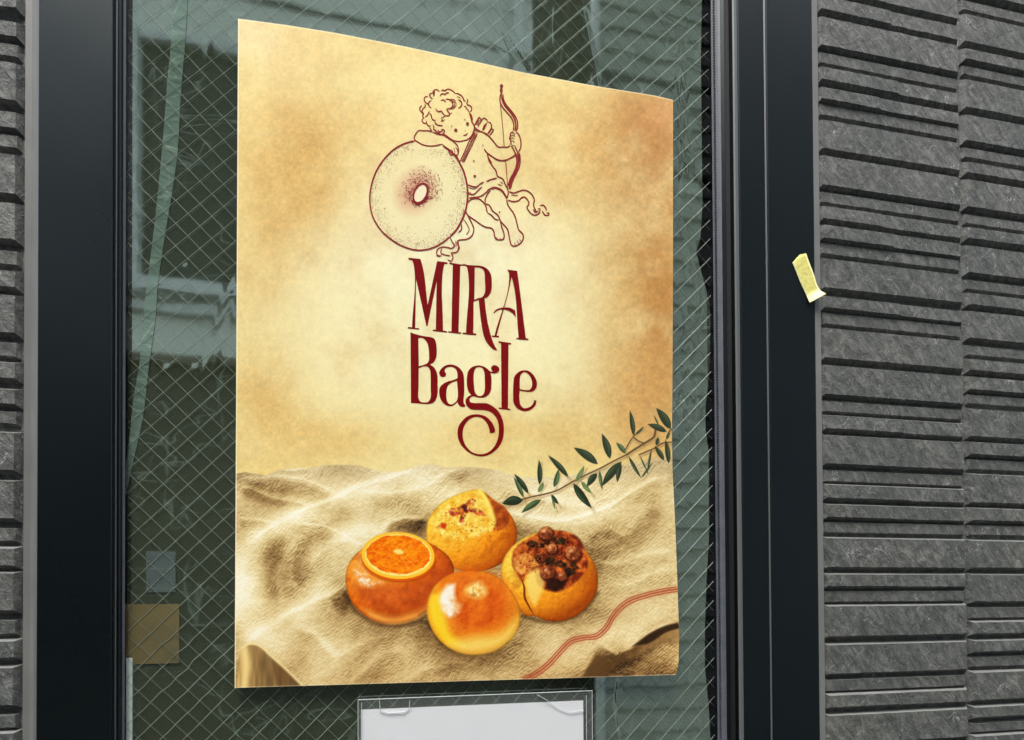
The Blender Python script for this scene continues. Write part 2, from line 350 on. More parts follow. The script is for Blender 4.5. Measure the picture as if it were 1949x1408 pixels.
def panel(parent, xa, xb, rws, seed):
    mb = MB()
    for n, (k, z0, z1) in enumerate(rws): tile(mb, xa, xb, z0, z1, k, seed*101+n)
    zb_, zt_ = GROUND+0.1, 1.9
    mb.add([(xa-0.0071, YB, zb_), (xb+0.0071, YB, zb_), (xb+0.0071, YB, zt_), (xa-0.0071, YB, zt_)], [(0, 1, 2, 3)])
    o = mb.build('siding_panel', m_slate, parent); o.data.materials.append(m_edge_)
    for k in mb.edge: o.data.polygons[k].material_index = 1
    return o
XR = atx(1571, YT['T'])
right = empty('siding_wall', (XR+0.6, 0, GROUND)); setp(right, 'dark grey split-stone siding wall to the right of the window, beside the yellow tape', 'wall', 'slate siding walls')
R1, R2 = rows(c1rows, 1571), rows(c2rows, 1842)
for k in range(5):
    rr = [R1, R2][k % 2] if k < 2 else [(a, b+0.0571*k, c+0.0571*k) for a, b, c in [R1, R2][k % 2]]
    xa = XR+PITCHX*k; panel(right, xa, xa+0.2495, rr, k+1)
mb = MB(); mb.box(XR-0.0075, XR+5*PITCHX+0.4, YB+0.0035, 0.14, GROUND, 1.95); mb.build('backing_board', m_groove, right)
XL = atx(27, YT['T'])
left = empty('siding_wall', (XL-0.6, 0, GROUND)); setp(left, 'dark grey split-stone siding wall at the far left edge beside the window frame', 'wall', 'slate siding walls')
LR = rows(lrows, 27)
for k in range(5):
    xb = XL-PITCHX*k; panel(left, xb-0.2495, xb, LR if k == 0 else [(a, b+0.043*k, c+0.043*k) for a, b, c in LR], k+11)
mb = MB(); mb.box(XL-5*PITCHX-0.4, XL+0.0075, YB+0.0035, 0.14, GROUND, 1.95); mb.build('backing_board', m_groove, left)
mb = MB(); mb.box(XL-5*PITCHX-0.4, XR+5*PITCHX+0.4, -0.05, 0.14, 1.951, 2.2); o = mb.build('lintel', m_black); setp(o, 'dark metal lintel band running above the window and siding', 'lintel')

# ------------------------------------------------------------------ the window
win = empty('window', (0.26, 0, GROUND)); setp(win, 'tall fixed window of wired glass in a dark aluminium frame', 'window')
ZB, ZT = GROUND+0.11, 1.95
YF = -0.0165                                    # frame front face
def xs(v, Y): return atx(v, Y)
mb = MB()
a = xs(70.5, YF); b = xs(213, YF)
mb.extrude([(a, 0.02), (a, YF+0.0012), (a+0.0012, YF), (b-0.0008, YF), (b, YF+0.0008), (b, 0.02)], ZB, ZT)
a2 = b+0.0003; b2 = xs(234.5, 0.0)
mb.extrude([(a2+0.0016, 0.02), (a2+0.0016, YF+0.0085), (b2-0.0008, YF+0.0085), (b2, YF+0.0093), (b2, 0.02)], ZB, ZT)
mb.build('frame_post', m_black, win)
mb = MB(); mb.extrude([(a2, 0.0), (a2, YF+0.0078), (a2+0.0014, YF+0.0082), (a2+0.0014, 0.0)], ZB, ZT)
mb.extrude([(xs(67, -0.012), -0.004), (xs(67, -0.012), -0.0128), (a-0.0003, -0.0148), (a-0.0003, -0.004)], ZB, ZT)
mb.build('joint_highlight_trim', m_trim, win)
# right jamb
c = xs(1553, YF); d = xs(1465, YF); e = xs(1462, YF); f = xs(1411, YF+0.002)
mb = MB()
mb.extrude([(d, 0.02), (d, YF+0.001), (d+0.001, YF), (c-0.001, YF), (c, YF+0.001), (c, 0.02)], ZB, ZT)
mb.extrude([(f, 0.02), (f, YF+0.003), (f+0.001, YF+0.002), (e-0.0008, YF+0.002), (e, YF+0.003), (e, 0.02)], ZB, ZT)
g1 = xs(1377, -0.0065); g0 = xs(1385, -0.0085); g2 = xs(1359.5, -0.001)
mb.extrude([(g1+0.0003, 0.02), (g1+0.0003, -0.0065), (g0-0.001, -0.0090), (g0, -0.0085), (g0, 0.02)], ZB, ZT)
f0 = xs(1401, YF+0.0045)
mb.extrude([(f0, 0.02), (f0, YF+0.0062), (f-0.0003, YF+0.0048), (f-0.0003, 0.02)], ZB, ZT)
mb.build('frame_post', m_black, win)
mb = MB()
mb.extrude([(e+0.0002, 0.0), (e+0.0002, YF+0.0030), (d-0.0002, YF+0.0022), (d-0.0002, 0.0)], ZB, ZT)
mb.extrude([(f0, YF+0.0060), (f0, YF+0.0055), (f0+0.0018, YF+0.0040), (f-0.0003, YF+0.0040), (f-0.0003, YF+0.0046)], ZB, ZT)
mb.build('joint_highlight_trim', m_trim, win)
mb = MB(); mb.extrude([(g0+0.0003, 0.018), (g0+0.0003, -0.002), (f0-0.0003, -0.002), (f0-0.0003, 0.018)], ZB, ZT); mb.build('recess_shade_strip', m_blackgap, win)  # black strip imitating the shade deep in the recess
mb = MB()      # gasket with fine serration
z = ZB
mb.extrude([(g2+0.0055, 0.006), (g2+0.0055, -0.0025), (g2+0.008, -0.0052), (g1, -0.0064), (g1, 0.006)], ZB, ZT)
mb.extrude([(g2, -0.0003), (g2, -0.0012), (g2+0.0028, -0.0015), (g2+0.0028, -0.0003)], ZB, ZT)
while z < 1.3:
    mb.box(g2+0.0029, g2+0.0054, -0.0022, -0.0003, z, z+0.0016); z += 0.0042
mb.build('gasket', m_gasket, win)
mb = MB(); mb.extrude([(b2+0.0003, -0.0003), (b2+0.0003, -0.0022), (b2+0.0026, -0.0008), (b2+0.0026, -0.0003)], ZB, ZT); mb.build('gasket', m_gasket, win)
mb = MB(); mb.box(a, c, YF+0.003, 0.03, ZB-0.1, ZB-0.0005); mb.build('sill', m_black, win)
GX0, GX1 = b2+0.0004, g2+0.004
mb = MB(); mb.box(GX0, GX1, 0.0, 0.0068, ZB, ZT); mb.build('glass_pane', m_glass, win)
for sgn, mm, rad in ((1, m_wire, 0.00024), (-1, m_wire2, 0.00019)):
    mb = MB(); PX, PZ = 0.0277, 0.0283; x0, z0 = -0.0856, 0.2819
    zlo, zhi = -0.35, 1.25
    for n in range(-120, 160):
        # x/PX - sgn*z/PZ = n   ('/' for sgn=+1)
        pts = []
        for q in np.arange(GX0+0.002, GX1-0.003, 0.0093):
            zz = z0+sgn*((q-x0)/PX-n)*PZ
            if zlo < zz < zhi:
                wv = 0.0; wx = math.exp(-(((q+0.066)/0.045)**2+((zz-0.015)/0.05)**2))
                wv = wx*0.0030*mnoise.noise(Vector((q*70, zz*70, n*3.1)))
                wv += 0.00035*mnoise.noise(Vector((q*14, zz*14, n)))
                pts.append((q+wv, 0.0064, zz-wv))
        if len(pts) > 1: mb.tube(pts, rad, 4)
    o = mb.build('wire_mesh', mm, win)
# sealant between frame and siding
mb = MB(); xa, xb = XL+0.0068, xs(67, -0.012)-0.0002
mb.extrude([(xa, 0.01), (xa, -0.0085), ((xa+xb)/2, -0.0078), (xb, -0.0100), (xb, 0.01)], ZB, ZT); mb.build('sealant', m_caulk, win)
mb = MB(); xa, xb = c+0.0003, XR-0.0068
mb.extrude([(xa, 0.01), (xa, -0.0158), ((xa+xb)/2, -0.0150), (xb, -0.0140), (xb, 0.01)], ZB, ZT); mb.build('sealant', m_caulk, win)

# ------------------------------------------------------------------ inside: dark room, sheeting, box, papers
m_room = mat('room_dark_paint', (0.012, 0.013, 0.014), 0.9)
mb = MB(); mb.box(-1.6, 2.4, 2.0, 2.1, GROUND, 2.2); mb.box(-1.7, -1.6, 0.14, 2.1, GROUND, 2.2); mb.box(2.4, 2.5, 0.14, 2.1, GROUND, 2.2)
mb.box(-1.6, 2.4, 0.14, 2.0, 2.2, 2.3); mb.box(-1.6, 2.4, 0.14, 2.0, GROUND-0.05, GROUND+0.02)
o = mb.build('room_walls', m_room); setp(o, kind='structure')
edge = [(1336, 0), (1334, 100), (1337, 389), (1333, 454), (1325, 478), (1336, 523), (1349, 568), (1352, 610), (1350, 714), (1343, 771), (1343, 819), (1350, 866), (1350, 998), (1349, 1033), (1344.6, 1107), (1341.6, 1197), (1341.6, 1271), (1349, 1346), (1352, 1405)]
YFILM = 0.0083
ed = at(edge, YFILM)[:, [0, 2]]; ed = ed[np.argsort(ed[:, 1])]
creases = [[(445, 505), (405, 660), (372, 760), (330, 900)], [(440, 560), (420, 640), (385, 800), (352, 900)], [(446, 240), (425, 330), (390, 420), (350, 500)],
 [(372, 700), (352, 800), (330, 880)], [(288, 830), (306, 740), (318, 700)], [(624, 90), (620, 20)], [(391, 0), (396, 80), (392, 160)], [(440, 330), (400, 360), (360, 390)],
 [(940, 0), (960, 60), (1000, 130)], [(1060, 0), (1055, 60), (1075, 150)], [(1110, 20), (1125, 90), (1140, 160)], [(1293, 60), (1300, 150), (1310, 280), (1318, 330)], [(1310, 20), (1298, 80), (1290, 200), (1305, 300)],
 [(1285, 250), (1292, 310), (1280, 380)], [(1290, 420), (1308, 450), (1322, 480)], [(1288, 560), (1310, 500), (1330, 540), (1345, 600)], [(1300, 590), (1320, 640), (1345, 690)], [(1296, 700), (1305, 770), (1330, 850)],
 [(1282, 760), (1310, 860), (1345, 930)], [(1320, 600), (1312, 700), (1318, 800)], [(1290, 660), (1335, 610)], [(1300, 820), (1345, 760)],
 [(1050, 1300), (1060, 1408)], [(1180, 1290), (1175, 1340), (1185, 1408)], [(1300, 1050), (1290, 1200), (1310, 1300), (1320, 1408)], [(1330, 1100), (1325, 1250), (1338, 1400)]]
def filmz(name, x0, x1f, z0, z1, step, seed, m, yb, cre, amp):
    zs = np.arange(z0, z1, step); nx = int((0.66+0.12)/step)
    if x1f is None: x1f = lambda z: np.interp(z, ed[:, 1], ed[:, 0])
    x0f = x0 if callable(x0) else (lambda z: np.full_like(z, x0))
    U = np.linspace(0, 1, nx+1)[None, :]; Z = np.repeat(zs[:, None], nx+1, 1)
    X = x0f(Z)+(x1f(Z)-x0f(Z))*U
    rg = np.random.default_rng(seed)
    Y = np.zeros_like(X)
    for k in range(26):
        fx, fz = rg.uniform(8, 60), rg.uniform(10, 110); ph = rg.uniform(0, 6.3, 2); s = rg.uniform(-0.4, 0.4)
        Y += amp*0.35/(1+k*0.12)*np.sin(X*fx+Z*fx*s+ph[0])*np.sin(Z*fz+X*fz*s+ph[1])
    for k in range(150):                       # short crinkles
        cx, cz = rg.uniform(X.min(), X.max()), rg.uniform(z0, z1); a = rg.normal(0.1, 0.5); L_ = rg.uniform(0.012, 0.045); W_ = rg.uniform(0.0015, 0.003)
        u = (X-cx)*math.cos(a)+(Z-cz)*math.sin(a); v = -(X-cx)*math.sin(a)+(Z-cz)*math.cos(a)+u*u*rg.uniform(-6, 6)
        Y += rg.choice([-1, 1])*0.000045*np.exp(-(u/L_)**2-(v/W_)**2)
    for c_ in cre:
        pts = at(smooth_line(c_, 12), yb)[:, [0, 2]]; dmin = np.full(X.shape, 9.0)
        for (ax, az), (bx, bz) in zip(pts[:-1], pts[1:]):
            dx, dz = bx-ax, bz-az; tt = np.clip(((X-ax)*dx+(Z-az)*dz)/(dx*dx+dz*dz+1e-12), 0, 1)
            dmin = np.minimum(dmin, np.hypot(X-ax-tt*dx, Z-az-tt*dz))
        Y -= 0.00018*np.exp(-(dmin/0.0026)**2)
    Y = yb+np.maximum(Y, -0.0008)
    V = np.stack([X, Y, Z], -1).reshape(-1, 3); n = nx+1
    F = [(j*n+i, j*n+i+1, (j+1)*n+i+1, (j+1)*n+i) for j in range(len(zs)-1) for i in range(nx)]
    return mesh_obj(name, V, F, m, None, True)
film = filmz('plastic_sheet', GX0+0.001, None, -0.35, 1.25, 0.0032, 5, m_film, YFILM, creases, 0.000022)
setp(film, 'crinkled green plastic sheeting hanging behind the wired glass', 'plastic sheet')
sl = [(333, 0), (327, 68), (318, 161), (308, 289), (290, 460), (273, 596), (266, 685), (254, 760), (244, 852), (232, 940)]
sr = [(357, 0), (353, 75), (344, 181), (337, 297), (312, 460), (300, 545), (297, 596), (283, 699), (273, 787), (252, 886), (234, 970)]
YS = 0.0073
A = at(smooth_line(sl, 10), YS)[:, [0, 2]][::-1]; B = at(smooth_line(sr, 10), YS)[:, [0, 2]][::-1]
zs = np.linspace(max(A[0, 1], B[0, 1]), A[-1, 1]+0.1, 220); V = []; F = []
k1 = (A[-1, 0]-A[-6, 0])/(A[-1, 1]-A[-6, 1])
for j, z in enumerate(zs):
    xa = np.interp(z, A[:, 1], A[:, 0]); xb = np.interp(z, B[:, 1], B[:, 0])
    ex = max(0, z-A[-1, 1])*k1
    for i in range(9):
        q = i/8; x = xa+(xb-xa)*q+ex
        V.append((x, YS+0.00012*mnoise.noise(Vector((x*40, 3, z*60))), z))
F = [(j*9+i, j*9+i+1, (j+1)*9+i+1, (j+1)*9+i) for j in range(len(zs)-1) for i in range(8)]
o = mesh_obj('plastic_strip', V, F, m_fold, film, True)
m_card = noisy('cardboard', (0.12, 0.092, 0.045), (0.22, 0.145, 0.05), 14, 0.8, 0.3, 0.0008)
YC = 0.00685
q0 = at([(216, 1150)], YC)[0]; q1 = at([(341, 1262)], YC)[0]
mb = MB(); mb.box(q0[0], q1[0], YC+0.0001, YC+0.0006, q1[2], q0[2]); o = mb.build('cardboard_sheet', m_card)
setp(o, 'brown cardboard piece inside the glass at its lower left, beside the poster', 'cardboard')
m_wp = mat('white_paper', (0.72, 0.73, 0.74), 0.7)
q0 = at([(278, 1049)], 0.0070)[0]; q1 = at([(334, 1127)], 0.0070)[0]
mb = MB(); mb.box(q0[0], q1[0], 0.0070, 0.0073, q1[2], q0[2]); o = mb.build('paper_note', m_note)
setp(o, 'small pale paper note inside the glass, just above the brown cardboard', 'paper')
q0 = at([(240, 1252)], 0.0069)[0]; q1 = at([(252, 1262)], 0.0069)[0]
mb = MB(); mb.box(q0[0], q1[0], 0.0069, 0.0071, -0.35, q0[2]); o = mb.build('edge_strip', m_wp)
setp(o, 'narrow white strip standing against the glass at its lower left corner', 'strip')

# ------------------------------------------------------------------ the poster: a paper sheet whose print is painted by code
TL, TR, BR, BL = (453, 35), (1281, 190), (1287.5, 1284), (446.5, 1309)
def homog(src, dst):
    A = []
    for (x, y), (X, Y) in zip(src, dst):
        A += [[x, y, 1, 0, 0, 0, -X*x, -X*y, -X], [0, 0, 0, x, y, 1, -Y*x, -Y*y, -Y]]
    return np.linalg.svd(np.array(A, float))[2][-1].reshape(3, 3)
HM = homog([(0, 0), (1, 0), (1, 1), (0, 1)], [TL, TR, BR, BL]); HI = np.linalg.inv(HM)
def S(u, v):
    """sheet parameters -> the paper point's photograph pixel (edges slightly bowed)"""
    d = HM[2, 0]*u+HM[2, 1]*v+HM[2, 2]
    x = (HM[0, 0]*u+HM[0, 1]*v+HM[0, 2])/d; y = (HM[1, 0]*u+HM[1, 1]*v+HM[1, 2])/d
    dy = np.interp(x, [453, 545, 637, 760, 883, 997, 1130, 1248, 1281], [0, -5, -7.5, -6.5, -3.5, 1, 1, -2, 0])
    dx = np.interp(y, [190, 500, 700, 844, 900, 988, 1080, 1207, 1262, 1284], [0, -2, -4, -6, -5, -1, 2, 5.5, 4, -1])
    return x+dx*u**6, y+dy*(1-v)**5
def YP(u, v):
    e = np.clip((u-0.5)/0.5, 0, 1)
    return -0.0018-0.0085*e**2.2*(1+0.25*np.sin(v*7.3))-0.0010*np.sin(u*9+v*4)**2-0.002*np.clip((v-0.9)/0.1, 0, 1)**2*e
def px2world(pts, lift=0.0003):
    pts = np.atleast_2d(np.asarray(pts, float)); h = np.c_[pts, np.ones(len(pts))]@HI.T
    u, v = h[:, 0]/h[:, 2], h[:, 1]/h[:, 2]
    return at(pts, YP(np.clip(u, 0, 1), np.clip(v, 0, 1))-lift)

TW, TH = 1240, 1752
uu = (np.arange(TW)+0.5)/TW; vv = (np.arange(TH)+0.5)/TH
PU, PV = np.meshgrid(uu, vv); PX_, PY_ = S(PU, PV); PX_ = PX_.astype(np.float32); PY_ = PY_.astype(np.float32)
rg = np.random.default_rng(11); TAB = rg.random((256, 256), dtype=np.float32)
def vn(x, y, s, seed=0):
    x = x/s+seed*17.3+1000; y = y/s+seed*9.1+1000
    xi = np.floor(x).astype(np.int32); yi = np.floor(y).astype(np.int32); fx = x-xi; fy = y-yi
    fx = fx*fx*(3-2*fx); fy = fy*fy*(3-2*fy); a, b, c, d = xi & 255, yi & 255, (xi+1) & 255, (yi+1) & 255
    return (TAB[b, a]*(1-fx)+TAB[b, c]*fx)*(1-fy)+(TAB[d, a]*(1-fx)+TAB[d, c]*fx)*fy
def fbm(x, y, s, n=4, seed=0, g=0.55):
    t = 0; a = 1; q = 0
    for k in range(n): t = t+a*(vn(x, y, s/2**k, seed+k)-0.5); q += a; a *= g
    return t/q*2                                  # about -1..1
def C(*c): return np.array(c, np.float32)/255
IMG = np.zeros((TH, TW, 3), np.float32)
def reg(x0, y0, x1, y1):
    m = (PX_ > x0) & (PX_ < x1) & (PY_ > y0) & (PY_ < y1)
    r = np.where(m.any(1))[0]; c = np.where(m.any(0))[0]
    return slice(r[0], r[-1]+1), slice(c[0], c[-1]+1)
def blend(sl, a, col):
    I = IMG[sl]; I += (col-I)*np.clip(a, 0, 1)[..., None]
def polydist(x, y, pts, closed=False):
    """signed distance to a polyline (positive on its right hand, i.e. below one going rightwards) and the fraction along"""
    pts = np.asarray(pts, np.float32); n = len(pts); best = np.full(x.shape, 1e9, np.float32); sg = np.zeros_like(best); tt = np.zeros_like(best)
    m = n if closed else n-1
    for i in range(m):
        ax, ay = pts[i]; bx, by = pts[(i+1) % n]; dx, dy = bx-ax, by-ay; l2 = dx*dx+dy*dy+1e-9
        t = np.clip(((x-ax)*dx+(y-ay)*dy)/l2, 0, 1); q = (x-ax-t*dx)**2+(y-ay-t*dy)**2; k = q < best
        best = np.where(k, q, best); sg = np.where(k, np.sign(dx*(y-ay)-dy*(x-ax)), sg); tt = np.where(k, (i+t)/m, tt)
    return np.sqrt(best)*sg, tt
def inside(x, y, pts):
    pts = np.asarray(pts, np.float32); r = np.zeros(x.shape, bool); n = len(pts); j = n-1
    for i in range(n):
        xi, yi = pts[i]; xj, yj = pts[j]
        if yi != yj: r ^= ((yi > y) != (yj > y)) & (x < (xj-xi)*(y-yi)/(yj-yi)+xi)
        j = i
    return r
def fill(pts, col, soft=0.8, alpha=1.0, sm=True, seed=0, tex=0.0, mott=None):
    """col: colour or f(x, y, d) -> colour; d = distance inside the outline"""
    p = smooth_line(pts, 4, True) if sm else np.asarray(pts, float); mrg = soft*3+2
    sl = reg(p[:, 0].min()-mrg, p[:, 1].min()-mrg, p[:, 0].max()+mrg, p[:, 1].max()+mrg); x, y = PX_[sl], PY_[sl]
    d, _ = polydist(x, y, p, True); d = np.abs(d)*np.where(inside(x, y, p), 1, -1)
    a = np.clip(0.5+d/soft, 0, 1)*alpha
    if mott: a = a*np.clip(mott[2]+mott[1]*fbm(x, y, mott[0], 4, seed+5), 0, 1)
    c = col(x, y, d) if callable(col) else col
    if tex: c = c*(1+tex*fbm(x, y, 9, 4, seed))[..., None]
    blend(sl, a, c)
def stroke(pts, wid, col, alpha=1.0, taper=False, hard=True):
    p = smooth_line(pts, 4); wm = wid*(1 if hard else 3)+2
    sl = reg(p[:, 0].min()-wm, p[:, 1].min()-wm, p[:, 0].max()+wm, p[:, 1].max()+wm); x, y = PX_[sl], PY_[sl]
    d, t = polydist(x, y, p); d = np.abs(d); w_ = wid*(np.sin(np.clip(t, 0.02, 0.98)*math.pi)**0.6 if taper else 1)
    a = np.clip(0.5+(w_/2-d), 0, 1) if hard else np.exp(-(d/w_)**2)
    blend(sl, a*alpha, col)

def emboss(x, y, s, n, seed, k=0.35):
    return (fbm(x+s*k*0.6, y+s*k, s, n, seed)-fbm(x-s*k*0.6, y-s*k, s, n, seed))
# aged paper ground
x, y = PX_, PY_
n1 = fbm(x, y, 210, 4, 1); n2 = fbm(x, y, 60, 4, 7); n3 = fbm(x, y, 9, 3, 13)
IMG[:] = C(238, 214, 140)
def glow(cx, cy, rx, ry, col, a):
    blend(np.s_[:], a*np.exp(-(((x-cx)/rx)**2+((y-cy)/ry)**2))*(1+0.35*n2+0.35*n1), col)
glow(840, 560, 330, 260, C(247, 243, 206), 1.05); glow(900, 700, 300, 150, C(246, 238, 188), 0.75); glow(800, 470, 200, 120, C(246, 240, 198), 0.5); glow(640, 640, 160, 130, C(244, 232, 178), 0.5)
glow(570, 320, 105, 135, C(216, 170, 92), 0.8); glow(620, 230, 140, 60, C(224, 186, 112), 0.5); glow(500, 480, 70, 160, C(222, 184, 112), 0.45)
glow(1230, 300, 100, 150, C(176, 118, 62), 1.0); glow(1120, 290, 120, 90, C(214, 168, 98), 0.6); glow(1255, 560, 75, 260, C(190, 136, 74), 0.95); glow(1270, 220, 45, 50, C(222, 165, 110), 0.6)
glow(1180, 620, 60, 140, C(216, 174, 106), 0.5); glow(1060, 330, 120, 60, C(222, 184, 110), 0.35)
glow(500, 800, 80, 120, C(222, 180, 104), 0.6); glow(1000, 830, 260, 60, C(232, 200, 122), 0.5); glow(640, 840, 170, 50, C(234, 202, 128), 0.6); glow(1230, 780, 90, 100, C(206, 156, 92), 0.65)
glow(800, 150, 330, 40, C(244, 226, 160), 0.6); glow(520, 110, 110, 60, C(240, 220, 155), 0.6); glow(480, 60, 60, 50, C(250, 236, 190), 0.5)
blend(np.s_[:], np.clip(0.30*(n1+n2), 0, 1), C(205, 158, 88)); blend(np.s_[:], np.clip(-0.30*(n1+n2), 0, 1), C(250, 240, 190))
dark_ = np.clip((0.93-IMG[..., 1])*4, 0, 1); IMG *= (1+(0.015+0.05*dark_)*n3+(0.01+0.045*dark_)*fbm(x, y, 4, 2, 21))[..., None]; del dark_
del n1, n2, n3

def mixn(a, b, t): t = np.clip(t, 0, 1)[..., None]; return a*(1-t)+b*t
# linen cloth
def c5(*p): return [(430+a/2.996, 860+b/2.996) for a, b in p]
def c6(*p): return [(900+a/2.57, 860+b/2.57) for a, b in p]
def c4(*p): return [(930+a/5.268, 760+b/5.268) for a, b in p]
def c3(*p): return [(640+a/3.706, 900+b/3.706) for a, b in p]
top = [(440, 902), (467, 897), (508, 903), (530, 893), (563, 888), (590, 889), (617, 884), (650, 883), (684, 885), (714, 893), (747, 897), (777, 892), (804, 882), (824, 881), (844, 888), (864, 888), (900, 887), (932, 891), (950, 893), (968, 901), (1000, 906), (1045, 906), (1090, 902), (1130, 893), (1170, 884), (1215, 876), (1250, 868), (1300, 862)]
sl = reg(430, 850, 1310, 1330); x, y = PX_[sl], PY_[sl]
warp = 4*fbm(x, y, 40, 3, 3)
ty = np.interp(x, [p[0] for p in top], [p[1] for p in top]).astype(np.float32)
# broad tones of the printed cloth, every 40 photograph pixels
TG = '''45 60 72 78 68 62 70 80 82 80 72 62 70 78 78 76 74 72 70 68 64 60
68 60 56 66 72 84 84 80 78 82 84 74 70 72 78 80 78 76 74 70 72 74
60 66 72 85 74 64 72 74 66 58 66 66 66 70 80 80 85 86 82 76 70 72
62 80 80 72 62 78 82 70 50 42 60 60 60 56 64 72 74 70 64 70 70 72
76 72 58 53 70 78 66 60 60 60 60 60 60 60 60 60 60 58 68 72 74 70
85 76 50 47 68 62 60 60 60 60 60 60 60 60 60 60 60 62 68 74 74 72
88 80 56 64 77 56 60 60 60 60 60 60 60 60 60 60 60 60 70 74 70 68
83 72 72 84 72 55 58 60 60 60 60 60 60 60 60 60 58 60 70 72 74 70
64 84 78 68 70 66 58 52 60 52 56 60 60 56 62 70 66 72 77 74 60 50
60 60 74 62 77 74 68 72 70 64 56 50 48 54 66 72 74 66 48 46 52 64
55 45 40 68 75 72 68 68 71 69 66 66 68 70 64 68 60 46 40 44 42 38'''
TG = np.array([[float(q) for q in r.split()] for r in TG.split('\n')], np.float32)
TG = np.interp(TG, [20, 43, 68, 84, 97], [0, .25, .5, .75, 1]).astype(np.float32); TG = np.pad(TG, 2, mode='edge')
YG = np.array([900, 940, 980, 1010, 1050, 1090, 1130, 1170, 1210, 1250, 1290], np.float32)
gx = np.clip((x+warp*1.2-450)/40, -0.9, 21.9)+2; gy = np.interp(y+warp, YG, np.arange(11)).astype(np.float32)+2
def crw(t): return (-0.5*t+t*t-0.5*t**3, 1-2.5*t*t+1.5*t**3, 0.5*t+2*t*t-1.5*t**3, -0.5*t*t+0.5*t**3)
ix, iy = np.floor(gx).astype(int), np.floor(gy).astype(int); wx_, wy_ = crw(gx-ix), crw(gy-iy)
TONE = 0
for b_ in range(4):
    for a_ in range(4): TONE = TONE+wy_[b_]*wx_[a_]*TG[np.clip(iy+b_-1, 0, TG.shape[0]-1), np.clip(ix+a_-1, 0, TG.shape[1]-1)]
LUM = 0.0*x
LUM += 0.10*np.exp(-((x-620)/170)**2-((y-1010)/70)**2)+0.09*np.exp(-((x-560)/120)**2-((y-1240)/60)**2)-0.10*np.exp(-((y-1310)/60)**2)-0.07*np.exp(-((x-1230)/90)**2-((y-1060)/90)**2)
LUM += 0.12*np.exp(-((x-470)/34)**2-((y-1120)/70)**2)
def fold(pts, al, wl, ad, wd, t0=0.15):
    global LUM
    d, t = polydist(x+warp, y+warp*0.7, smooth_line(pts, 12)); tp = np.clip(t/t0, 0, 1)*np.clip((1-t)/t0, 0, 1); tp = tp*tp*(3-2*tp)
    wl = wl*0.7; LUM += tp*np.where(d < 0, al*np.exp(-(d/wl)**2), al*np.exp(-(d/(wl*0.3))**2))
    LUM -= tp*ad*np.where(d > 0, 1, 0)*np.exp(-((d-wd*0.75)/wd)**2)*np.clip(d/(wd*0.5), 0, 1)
fold(c5((60, 150), (150, 150), (240, 145), (330, 140), (430, 150), (530, 190), (640, 240)), 0.16, 6, 0.22, 20)
fold(c5((300, 105), (380, 100), (480, 95)), 0.05, 4, 0.20, 5)
fold(c5((40, 545), (140, 505), (250, 435), (380, 370), (470, 312), (600, 268), (720, 215), (850, 170), (1000, 128), (1130, 98)), 0.30, 9, 0.12, 34)
fold(c5((60, 190), (150, 210), (250, 250), (330, 265), (440, 290), (500, 305)), 0.14, 8, 0.20, 12)
fold(c5((60, 385), (150, 375), (210, 385), (290, 420)), 0.16, 6, 0.20, 14)
fold(c5((740, 250), (830, 225), (950, 235), (1060, 215), (1170, 180), (1290, 110), (1400, 90)), 0.16, 12, 0.20, 22)
fold(c5((370, 420), (430, 412), (500, 412), (580, 430), (680, 480), (780, 540)), 0.16, 6, 0.10, 30)
fold(c5((870, 470), (905, 420), (950, 385), (1010, 368), (1100, 382), (1170, 375)), 0.20, 9, 0.36, 15)
fold(c5((430, 800), (370, 700), (380, 600), (430, 500), (520, 440)), 0.14, 18, 0.04, 20)
fold(c5((300, 880), (310, 800), (300, 700), (330, 600), (400, 500))[::-1], 0.06, 14, 0.22, 30)
fold(c5((90, 1120), (200, 1030), (330, 935), (480, 862), (620, 800), (700, 745)), 0.26, 12, 0.08, 30)
fold(c5((560, 830), (620, 790), (690, 770), (760, 800)), 0.02, 8, 0.18, 24)
fold(c5((400, 1010), (500, 1030), (560, 1100), (640, 1180)), 0.18, 14, 0.14, 18)
fold(c5((600, 1200), (720, 1120), (840, 1060), (980, 1050)), 0.10, 16, 0.12, 26)
fold(c5((700, 1330), (800, 1230), (900, 1150), (1020, 1120)), 0.10, 12, 0.14, 22)
fold(c5((1000, 1310), (1150, 1230), (1300, 1200), (1400, 1210)), 0.10, 16, 0.10, 20)
fold(c5((480, 640), (560, 560), (640, 500), (720, 520)), 0.10, 14, 0.10, 16)
fold(c6((100, 290), (220, 305), (350, 330), (480, 325), (600, 290), (700, 245), (800, 180), (880, 135), (990, 120)), 0.28, 10, 0.16, 34)
fold(c6((130, 180), (260, 190), (380, 230), (500, 260), (640, 225), (760, 150)), 0.10, 12, 0.10, 16)
fold(c6((470, 400), (560, 440), (680, 430), (800, 330), (870, 210)), 0.08, 14, 0.20, 26)
fold(c6((560, 520), (700, 545), (830, 500), (990, 480)), 0.12, 10, 0.12, 20)
fold(c6((640, 640), (760, 650), (880, 590), (990, 560)), 0.08, 12, 0.08, 20)
fold(c6((540, 420), (600, 380), (700, 380), (760, 420)), 0.03, 12, 0.16, 18)
fold(c6((600, 905), (640, 950), (700, 985), (770, 955), (880, 880), (1000, 835)), 0.16, 10, 0.50, 16)
fold(c6((540, 1100), (580, 1020), (620, 975)), 0.05, 8, 0.28, 26)
fold(c6((900, 880), (960, 850), (1010, 865)), 0.10, 18, 0.02, 20)
